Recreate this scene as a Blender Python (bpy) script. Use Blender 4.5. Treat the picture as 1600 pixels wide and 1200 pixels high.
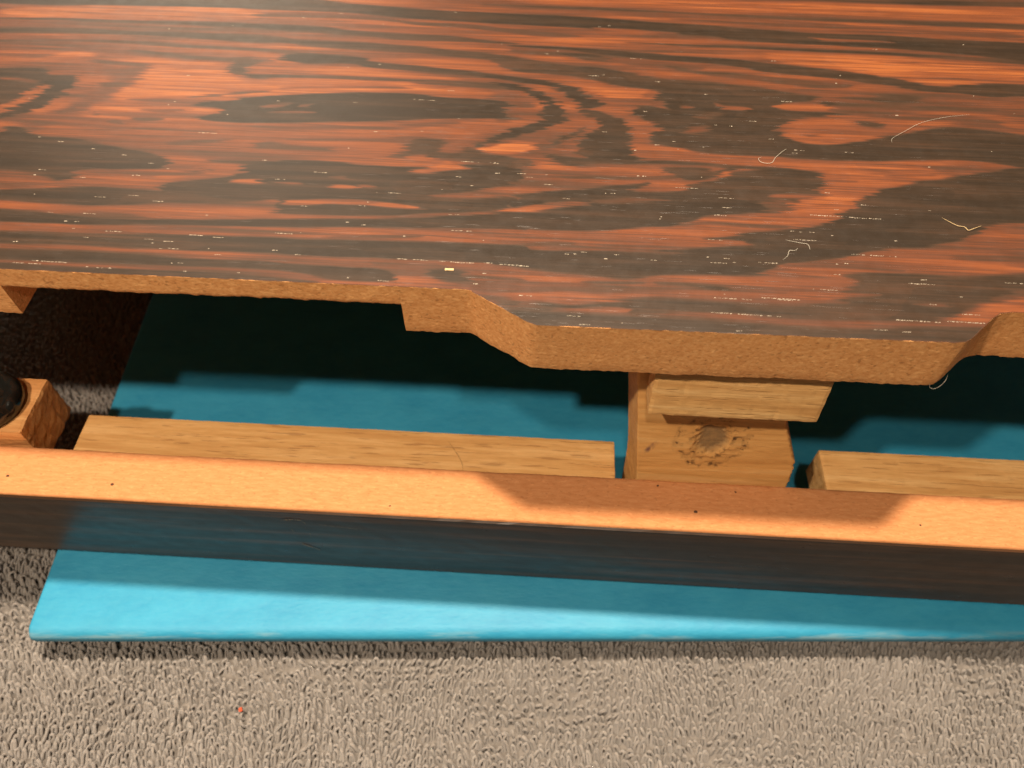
import bpy, bmesh, math, random
import numpy as np
from mathutils import Vector

random.seed(7)
rng = np.random.default_rng(11)
scene = bpy.context.scene
for o in list(bpy.data.objects):
    bpy.data.objects.remove(o, do_unlink=True)
col = scene.collection
MM = 0.001

# ------------------------------------------------------------------ camera
cam_data = bpy.data.cameras.new('camera')
cam_data.sensor_width = 36.0
cam_data.lens = 27.0
cam_data.clip_start = 0.005
cam_data.clip_end = 20.0
cam = bpy.data.objects.new('camera', cam_data)
cam.location = (0, 0, 0.2)
cam.rotation_euler = (math.radians(36.0), 0, 0)
cam_data.dof.use_dof = True
cam_data.dof.focus_distance = 0.158
cam_data.dof.aperture_fstop = 20.0
col.objects.link(cam)
scene.camera = cam

# ------------------------------------------------------------------ world: dim warm room
world = bpy.data.worlds.new('World')
scene.world = world
world.use_nodes = True
bg = world.node_tree.nodes['Background']
bg.inputs['Color'].default_value = (1.0, 0.80, 0.58, 1)
bg.inputs['Strength'].default_value = 0.04

# ------------------------------------------------------------------ lamps of the room
def lamp(name, loc, target, size, power, color, shape='DISK'):
    l = bpy.data.lights.new(name, 'AREA')
    l.shape = shape
    l.size = size
    l.energy = power
    l.color = color
    o = bpy.data.objects.new(name, l)
    o.location = loc
    o.rotation_euler = (Vector(target) - Vector(loc)).to_track_quat('-Z', 'Y').to_euler()
    col.objects.link(o)
    return o
WARM = (1.0, 0.81, 0.61)
lamp('ceiling_lamp', (0.01, 0.178, 0.80), (0, 0.09, 0), 0.05, 12.6, WARM)
lamp('reading_lamp', (-0.043, -0.136, 0.554), (0, 0.10, 0), 0.022, 1.0, WARM)
lamp('side_lamp', (-0.25, -0.12, 0.556), (0, 0.10, 0), 0.022, 2.6, WARM)
lamp('room_glow', (-0.75, 1.9, 0.95), (0, 0.15, 0.1), 0.9, 7.5, (1.0, 0.86, 0.66))

scene.view_settings.view_transform = 'Standard'
scene.view_settings.look = 'None'
scene.view_settings.exposure = 0.0
scene.view_settings.gamma = 1.0
scene.view_settings.use_curve_mapping = False

# ------------------------------------------------------------------ helpers
def mesh_object(name, verts, faces, mat, parent=None, smooth=False):
    me = bpy.data.meshes.new(name)
    me.from_pydata([tuple(v) for v in verts], [], [tuple(f) for f in faces])
    me.validate()
    me.update()
    if smooth:
        me.polygons.foreach_set('use_smooth', [True] * len(me.polygons))
    if mat:
        me.materials.append(mat)
    o = bpy.data.objects.new(name, me)
    col.objects.link(o)
    if parent:
        o.parent = parent
    return o

def fast_mesh(name, verts, quads, mat, parent=None, smooth=True):
    verts = np.asarray(verts, dtype=np.float32)
    quads = np.asarray(quads, dtype=np.int32)
    me = bpy.data.meshes.new(name)
    me.vertices.add(len(verts))
    me.vertices.foreach_set('co', verts.ravel())
    n = len(quads)
    me.loops.add(n * 4)
    me.loops.foreach_set('vertex_index', quads.ravel())
    me.polygons.add(n)
    me.polygons.foreach_set('loop_start', np.arange(0, n * 4, 4, dtype=np.int32))
    me.polygons.foreach_set('loop_total', np.full(n, 4, dtype=np.int32))
    me.polygons.foreach_set('use_smooth', np.full(n, smooth))
    me.update(calc_edges=True)
    if mat:
        me.materials.append(mat)
    o = bpy.data.objects.new(name, me)
    col.objects.link(o)
    if parent:
        o.parent = parent
    return o

def empty(name, loc, rz, label, cat, group=None):
    o = bpy.data.objects.new(name, None)
    o.empty_display_size = 0.01
    o.location = loc
    o.rotation_euler = (0, 0, rz)
    o['label'] = label
    o['category'] = cat
    if group:
        o['group'] = group
    col.objects.link(o)
    return o

def grid_faces(nu, nv, flip=False, off=0):
    i, j = np.meshgrid(np.arange(nu - 1), np.arange(nv - 1), indexing='ij')
    a = (i * nv + j).ravel() + off
    q = np.stack([a, a + nv, a + nv + 1, a + 1], 1)
    return q[:, ::-1] if flip else q

_tables = {}
def vnoise(x, y, seed=0):
    """smooth value noise in [-1,1] on numpy arrays"""
    if seed not in _tables:
        _tables[seed] = np.random.default_rng(seed + 100).uniform(-1, 1, (256, 256))
    t = _tables[seed]
    xi = np.floor(x).astype(int); yi = np.floor(y).astype(int)
    fx = x - xi; fy = y - yi
    fx = fx * fx * (3 - 2 * fx); fy = fy * fy * (3 - 2 * fy)
    g = lambda a, b: t[a % 256, b % 256]
    return (g(xi, yi) * (1 - fx) + g(xi + 1, yi) * fx) * (1 - fy) + (g(xi, yi + 1) * (1 - fx) + g(xi + 1, yi + 1) * fx) * fy

def rough_box(name, lo, hi, mat, parent, step=1.2, jit=0.06, bevel=0.35, seed=0, deform=None):
    """A sawn wooden block (mm): subdivided box, softened edges, slightly uneven faces."""
    bm = bmesh.new()
    lo = np.array(lo, float); hi = np.array(hi, float); d = hi - lo
    n = np.maximum(1, np.round(d / step).astype(int))
    n = np.minimum(n, 140)
    idx = {}
    def vert(i, j, k):
        key = (i, j, k)
        if key not in idx:
            p = lo + d * np.array([i / n[0], j / n[1], k / n[2]])
            # soften the arrises
            m = [(i in (0, n[0])), (j in (0, n[1])), (k in (0, n[2]))]
            if sum(m) >= 2:
                c = (lo + hi) / 2
                for a in range(3):
                    if m[a]:
                        p[a] += bevel * (0.5 if sum(m) == 2 else 0.6) * (1 if c[a] > p[a] else -1)
            for a in range(3):
                p[a] += jit * float(vnoise(np.array(p[(a + 1) % 3] * .9 + 31 * a + seed), np.array(p[(a + 2) % 3] * .9 + 7), seed))
            if deform:
                p = np.array(deform(p))
            idx[key] = bm.verts.new(p * MM)
        return idx[key]
    for ax in range(3):
        b, c = (ax + 1) % 3, (ax + 2) % 3
        for side in (0, n[ax]):
            for u in range(n[b]):
                for v in range(n[c]):
                    q = []
                    for du, dv in ((0, 0), (1, 0), (1, 1), (0, 1)):
                        t = [0, 0, 0]; t[ax] = side; t[b] = u + du; t[c] = v + dv
                        q.append(vert(*t))
                    if side == 0:
                        q.reverse()
                    bm.faces.new(q)
    me = bpy.data.meshes.new(name)
    bm.to_mesh(me); bm.free()
    me.materials.append(mat)
    o = bpy.data.objects.new(name, me)
    col.objects.link(o)
    o.parent = parent
    return o

def tube(pts, rad, sides=6):
    """tube round a polyline -> verts, quads (lists); radius may vary"""
    pts = [Vector(p) for p in pts]
    n = len(pts)
    rad = rad if isinstance(rad, (list, tuple)) else [rad] * n
    V, Q = [], []
    for i, p in enumerate(pts):
        t = (pts[min(i + 1, n - 1)] - pts[max(i - 1, 0)]).normalized()
        a = t.orthogonal().normalized() if i == 0 else (a - t * a.dot(t)).normalized()
        b = t.cross(a)
        for k in range(sides):
            w = 2 * math.pi * k / sides
            V.append(p + (a * math.cos(w) + b * math.sin(w)) * rad[i])
    for i in range(n - 1):
        for k in range(sides):
            k2 = (k + 1) % sides
            Q.append((i * sides + k, i * sides + k2, (i + 1) * sides + k2, (i + 1) * sides + k))
    return V, Q

def smooth_line(pts, n=6):
    out = []
    P = [Vector(p) for p in pts]
    for i in range(len(P) - 1):
        p0 = P[max(i - 1, 0)]; p1 = P[i]; p2 = P[i + 1]; p3 = P[min(i + 2, len(P) - 1)]
        for k in range(n):
            t = k / n
            out.append(0.5 * ((2 * p1) + (p2 - p0) * t + (2 * p0 - 5 * p1 + 4 * p2 - p3) * t * t + (3 * p1 - p0 - 3 * p2 + p3) * t ** 3))
    out.append(P[-1])
    return out

# ------------------------------------------------------------------ materials
class NT:
    def __init__(self, name):
        self.m = bpy.data.materials.new(name)
        self.m.use_nodes = True
        self.t = self.m.node_tree
        self.b = self.t.nodes['Principled BSDF']
        self.tc = None
    def n(self, kind, **kw):
        nd = self.t.nodes.new(kind)
        for k, v in kw.items():
            setattr(nd, k, v)
        return nd
    def link(self, a, b):
        self.t.links.new(a, b)
    def coords(self, scale, loc=(0, 0, 0)):
        if not self.tc:
            self.tc = self.n('ShaderNodeTexCoord')
        mp = self.n('ShaderNodeMapping')
        mp.inputs['Scale'].default_value = scale
        mp.inputs['Location'].default_value = loc
        self.link(self.tc.outputs['Object'], mp.inputs['Vector'])
        return mp.outputs['Vector']
    def noise(self, scale, detail=4, rough=.6, loc=(0, 0, 0), dist=0.0):
        """scale: features per metre on each axis"""
        nd = self.n('ShaderNodeTexNoise')
        nd.inputs['Scale'].default_value = 1.0
        nd.inputs['Detail'].default_value = detail
        nd.inputs['Roughness'].default_value = rough
        nd.inputs['Distortion'].default_value = dist
        self.link(self.coords(scale, loc), nd.inputs['Vector'])
        return nd.outputs['Fac']
    def ramp(self, fac, stops, interp='LINEAR'):
        r = self.n('ShaderNodeValToRGB')
        r.color_ramp.interpolation = interp
        els = r.color_ramp.elements
        while len(els) < len(stops):
            els.new(0.5)
        for e, (p, c) in zip(els, stops):
            e.position = p
            e.color = (*c, 1) if len(c) == 3 else c
        self.link(fac, r.inputs['Fac'])
        return r.outputs['Color']
    def math(self, op, a, b=None, c=None):
        nd = self.n('ShaderNodeMath', operation=op)
        for i, v in enumerate((a, b, c)):
            if v is None:
                continue
            if isinstance(v, (int, float)):
                nd.inputs[i].default_value = v
            else:
                self.link(v, nd.inputs[i])
        return nd.outputs[0]
    def mix(self, fac, a, b, mode='MIX'):
        nd = self.n('ShaderNodeMix', data_type='RGBA', blend_type=mode)
        ins = [nd.inputs[0], nd.inputs[6], nd.inputs[7]]
        for s, v in zip(ins, (fac, a, b)):
            if isinstance(v, (int, float)):
                s.default_value = v
            elif isinstance(v, tuple):
                s.default_value = (*v, 1)
            else:
                self.link(v, s)
        return nd.outputs[2]
    def bump(self, height, dist, strength=1.0):
        nd = self.n('ShaderNodeBump')
        nd.inputs['Distance'].default_value = dist
        nd.inputs['Strength'].default_value = strength
        self.link(height, nd.inputs['Height'])
        self.link(nd.outputs['Normal'], self.b.inputs['Normal'])
    def base(self, c):
        if isinstance(c, tuple):
            self.b.inputs['Base Color'].default_value = (*c, 1)
        else:
            self.link(c, self.b.inputs['Base Color'])
    def set(self, **kw):
        for k, v in kw.items():
            self.b.inputs[k.replace('_', ' ')].default_value = v

BW = [(0, (0, 0, 0)), (1, (1, 1, 1))]

def mat_board(name, dark, mid, light, sc=(1100, 1900, 1900), spot=.5, bump=.00002):
    """raw edge of pressed wood-fibre board: chips, dark pores, fuzzy"""
    m = NT(name)
    chips = m.noise(sc, 5, .7)
    c = m.ramp(chips, [(.36, dark), (.50, mid), (.64, light)])
    big = m.noise((45, 60, 60), 3, .5, (3, 1, 2))
    c = m.mix(m.math('MULTIPLY', big, .35), c, mid)
    spots = m.noise((900, 1500, 1500), 2, .5, (9, 4, 2))
    sp = m.ramp(spots, [(.61, (0, 0, 0)), (.69, (1, 1, 1))])
    c = m.mix(m.math('MULTIPLY', sp, spot), c, tuple(x * .45 for x in dark))
    pale = m.noise((600, 1500, 1500), 2, .5, (1, 14, 6))
    pl = m.ramp(pale, [(.60, (0, 0, 0)), (.68, (1, 1, 1))])
    c = m.mix(m.math('MULTIPLY', pl, spot), c, tuple(min(1, x * 1.35) for x in light))
    m.base(c)
    m.set(Roughness=.85, Specular_IOR_Level=.25)
    fine = m.noise((1500, 2500, 2500), 4, .7, (5, 5, 5))
    m.bump(m.math('ADD', fine, m.math('MULTIPLY', chips, .8)), bump, .8)
    return m.m

M_EDGE = mat_board('fibreboard_edge', (.56, .24, .080), (.69, .325, .115), (.77, .41, .165))
M_RAIL = mat_board('fibreboard_rail_top', (.40, .160, .058), (.445, .192, .074), (.485, .222, .092), (320, 1500, 1500), .30, .00004)

def mat_oak(name, dark, mid, light, pores=.6):
    m = NT(name)
    g = m.noise((28, 420, 420), 5, .62, (0, 0, 0), .3)
    c = m.ramp(g, [(.36, dark), (.5, mid), (.63, light)])
    fine = m.noise((140, 2600, 2600), 3, .6, (2, 7, 1))
    c = m.mix(m.math('MULTIPLY', m.ramp(fine, [(.38, (1, 1, 1)), (.56, (0, 0, 0))]), .5), c, dark)
    po = m.noise((120, 1700, 1700), 2, .5, (8, 3, 3))
    pm = m.ramp(po, [(.61, (0, 0, 0)), (.69, (1, 1, 1))])
    c = m.mix(m.math('MULTIPLY', pm, pores), c, (.34, .155, .05))
    big = m.noise((18, 70, 70), 2, .5, (4, 4, 9))
    c = m.mix(m.math('MULTIPLY', big, .12), c, light)
    m.base(c)
    m.set(Roughness=.7, Specular_IOR_Level=.3)
    m.bump(m.math('SUBTRACT', m.math('ADD', fine, g), pm), .00012, .7)
    return m.m

M_OAK = mat_oak('oak_batten', (.56, .29, .095), (.68, .385, .14), (.76, .46, .19))
M_OAK_WARM = mat_oak('oak_block', (.58, .30, .10), (.72, .41, .15), (.80, .50, .21), .45)
M_CORNER = mat_oak('pine_corner_block', (.56, .25, .08), (.70, .34, .12), (.78, .43, .17), .3)

def mat_post():
    m = NT('post_wood')
    g = m.noise((26, 420, 420), 5, .62, (3, 0, 0), .35)
    c = m.ramp(g, [(.30, (.56, .28, .085)), (.5, (.68, .365, .12)), (.72, (.76, .46, .18))])
    att = m.n('ShaderNodeAttribute'); att.attribute_name = 'knot'
    sep = m.n('ShaderNodeSeparateColor'); m.link(att.outputs['Color'], sep.inputs['Color'])
    speck = m.noise((900, 900, 900), 3, .6, (1, 2, 3))
    # grey glue in the drilled dimple
    c = m.mix(m.math('MULTIPLY', sep.outputs['Red'], m.math('ADD', .62, m.math('MULTIPLY', speck, .5))), c, (.20, .125, .06))
    # dark crumbly ring
    sm = m.ramp(speck, [(.50, (0, 0, 0)), (.62, (1, 1, 1))])
    c = m.mix(m.math('MULTIPLY', sep.outputs['Green'], m.math('ADD', .25, m.math('MULTIPLY', sm, .75))), c, (.09, .045, .018))
    c = m.mix(sep.outputs['Blue'], c, (.20, .10, .075))
    po = m.noise((160, 1500, 1500), 2, .5, (8, 3, 3))
    pm = m.ramp(po, [(.67, (0, 0, 0)), (.74, (1, 1, 1))])
    c = m.mix(m.math('MULTIPLY', pm, .5), c, (.2, .085, .025))
    m.base(c)
    m.set(Roughness=.62, Specular_IOR_Level=.35)
    m.bump(m.math('ADD', g, m.math('MULTIPLY', speck, .6)), .00015, .7)
    return m.m
M_POST = mat_post()

def mat_veneer():
    m = NT('rosewood_veneer')
    att = m.n('ShaderNodeAttribute'); att.attribute_name = 'figure'
    f = att.outputs['Fac']
    fib = m.noise((70, 2600, 60), 4, .65)
    med = m.noise((28, 700, 30), 4, .6, (4, 2, 0), .2)
    amp = m.math('ADD', .45, m.math('MULTIPLY', f, 1.1))
    k = m.math('ADD', f, m.math('MULTIPLY', m.math('MULTIPLY', m.math('SUBTRACT', fib, .5), .46), amp))
    k = m.math('ADD', k, m.math('MULTIPLY', m.math('SUBTRACT', med, .5), .36))
    # fine growth lines: thin contours of a long, narrow noise
    for (sc, off, w) in (((9, 420, 10), (2, 5, 0), .30), ((16, 900, 12), (7, 1, 0), .22)):
        gl = m.noise(sc, 2, .5, off, .4)
        ln = m.math('ABSOLUTE', m.math('SUBTRACT', gl, .5))
        lm = m.ramp(ln, [(.0, (1, 1, 1)), (.035, (0, 0, 0))])
        k = m.math('SUBTRACT', k, m.math('MULTIPLY', m.math('MULTIPLY', lm, w), f))
    mott = m.noise((60, 260, 40), 4, .6, (1, 2, 5))
    k = m.math('ADD', k, m.math('MULTIPLY', m.math('SUBTRACT', mott, .5), .20))
    c = m.ramp(k, [(.0, (.021, .0135, .008)), (.10, (.031, .0185, .0108)), (.22, (.048, .025, .014)), (.40, (.070, .028, .015)), (.62, (.116, .037, .0155)), (.84, (.178, .053, .018)), (1.0, (.255, .081, .024))])
    # short open pores
    po = m.noise((130, 3400, 50), 2, .5, (7, 3, 1))
    pm = m.ramp(po, [(.68, (0, 0, 0)), (.74, (1, 1, 1))])
    c = m.mix(m.math('MULTIPLY', pm, .35), c, (.05, .03, .02))
    m.base(c)
    dust = m.noise((300, 300, 300), 5, .7, (1, 9, 2))
    m.link(m.math('ADD', .30, m.math('MULTIPLY', dust, .22)), m.b.inputs['Roughness'])
    m.set(Specular_IOR_Level=.55)
    m.bump(m.math('SUBTRACT', m.math('MULTIPLY', fib, .6), pm), .00004, .5)
    return m.m
M_VENEER = mat_veneer()

def mat_rail_veneer():
    m = NT('dark_rosewood_front')
    g = m.noise((12, 300, 330), 5, .6, (0, 0, 0), .3)
    c = m.ramp(g, [(.3, (.016, .009, .005)), (.5, (.028, .015, .008)), (.62, (.060, .028, .013)), (.74, (.095, .043, .019))])
    # rubbed whitish scuff near the left
    m.base(c)
    d = m.noise((200, 400, 400), 4, .6, (4, 4, 4))
    m.link(m.math('ADD', .20, m.math('MULTIPLY', d, .24)), m.b.inputs['Roughness'])
    m.set(Specular_IOR_Level=.2)
    m.bump(m.noise((120, 2600, 2600), 3, .6, (2, 2, 2)), .00003, .4)
    return m.m
M_RAILV = mat_rail_veneer()

def mat_book():
    m = NT('blue_book_cloth')
    big = m.noise((60, 110, 60), 5, .65)
    fine = m.noise((300, 800, 600), 4, .65, (3, 1, 1))
    c = m.ramp(big, [(.3, (.016, .225, .40)), (.7, (.030, .285, .47))])
    c = m.mix(m.math('MULTIPLY', m.ramp(fine, [(.35, (0, 0, 0)), (.75, (1, 1, 1))]), .30), c, (.055, .34, .50))
    # rubbed pale front edge, dull smudges
    if not m.tc: m.coords((1, 1, 1))
    sepx = m.n('ShaderNodeSeparateXYZ'); m.link(m.tc.outputs['Object'], sepx.inputs['Vector'])
    near = m.math('SUBTRACT', 1.0, m.math('SMOOTH_MIN', 1.0, m.math('MULTIPLY', m.math('ABSOLUTE', m.math('SUBTRACT', sepx.outputs['Y'], .0645)), 600), .1))
    wear = m.ramp(m.noise((45, 300, 300), 4, .65, (5, 2, 8)), [(.50, (0, 0, 0)), (.64, (1, 1, 1))])
    c = m.mix(m.math('MULTIPLY', m.math('MULTIPLY', m.math('MAXIMUM', near, 0.0), wear), .55), c, (.32, .42, .42))
    smud = m.ramp(m.noise((30, 60, 30), 5, .7, (8, 8, 1)), [(.48, (0, 0, 0)), (.70, (1, 1, 1))])
    c = m.mix(m.math('MULTIPLY', smud, .28), c, (.055, .32, .45))
    m.base(c)
    m.set(Roughness=.55, Specular_IOR_Level=.4)
    m.bump(m.math('ADD', fine, m.math('MULTIPLY', big, 2.0)), .00016, .7)
    return m.m
M_BOOK = mat_book()

def simple(name, c, rough=.7, spec=.3, var=.25, scale=900):
    m = NT(name)
    n = m.noise((scale, scale, scale), 4, .6)
    m.base(m.ramp(n, [(.25, tuple(x * (1 - var) for x in c)), (.75, tuple(min(1, x * (1 + var)) for x in c))]))
    m.set(Roughness=rough, Specular_IOR_Level=spec)
    m.bump(n, .0001, .5)
    return m.m
M_PAGES = simple('paper_pages', (.62, .57, .46), .9, .2, .15, 600)
M_TOWEL_BASE = simple('towel_weave', (.165, .150, .137), 1.0, .05, .3, 500)
M_KNOB = simple('black_rubber_knob', (.012, .0115, .010), .14, .7, .3, 500)
M_FLECK = simple('pale_dust', (.38, .33, .26), .8, .3, .5, 2500)
M_LINT = simple('pale_lint', (.46, .43, .36), .8, .3, .2, 2000)
M_CHIP = simple('pale_wood_chip', (.62, .46, .24), .7, .3, .15, 1500)
M_RED = simple('red_fluff', (.45, .075, .03), .8, .3, .2, 2000)
M_CRUMB = simple('dark_crumb', (.07, .035, .02), .9, .2, .3, 2000)

def mat_yarn():
    m = NT('towel_yarn')
    att = m.n('ShaderNodeAttribute'); att.attribute_name = 'tint'
    n = m.noise((900, 900, 1500), 3, .6)
    c = m.ramp(att.outputs['Fac'], [(0, (.180, .164, .151)), (.5, (.230, .211, .197)), (1, (.285, .264, .247))])
    c = m.mix(m.math('MULTIPLY', n, .4), c, (.20, .183, .170))
    big = m.noise((22, 30, 10), 2, .5, (3, 3, 3))
    c = m.mix(m.math('MULTIPLY', big, .25), c, (.255, .231, .213))
    m.base(c)
    m.set(Roughness=1.0, Specular_IOR_Level=.1)
    m.b.inputs['Subsurface Weight'].default_value = .35
    m.b.inputs['Subsurface Radius'].default_value = (1.0, .8, .6)
    m.b.inputs['Subsurface Scale'].default_value = .0012
    m.b.inputs['Sheen Weight'].default_value = .25
    m.b.inputs['Sheen Roughness'].default_value = .6
    m.bump(m.noise((2500, 2500, 1200), 3, .6, (6, 6, 6)), .0002, .7)
    return m.m
M_YARN = mat_yarn()

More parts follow.
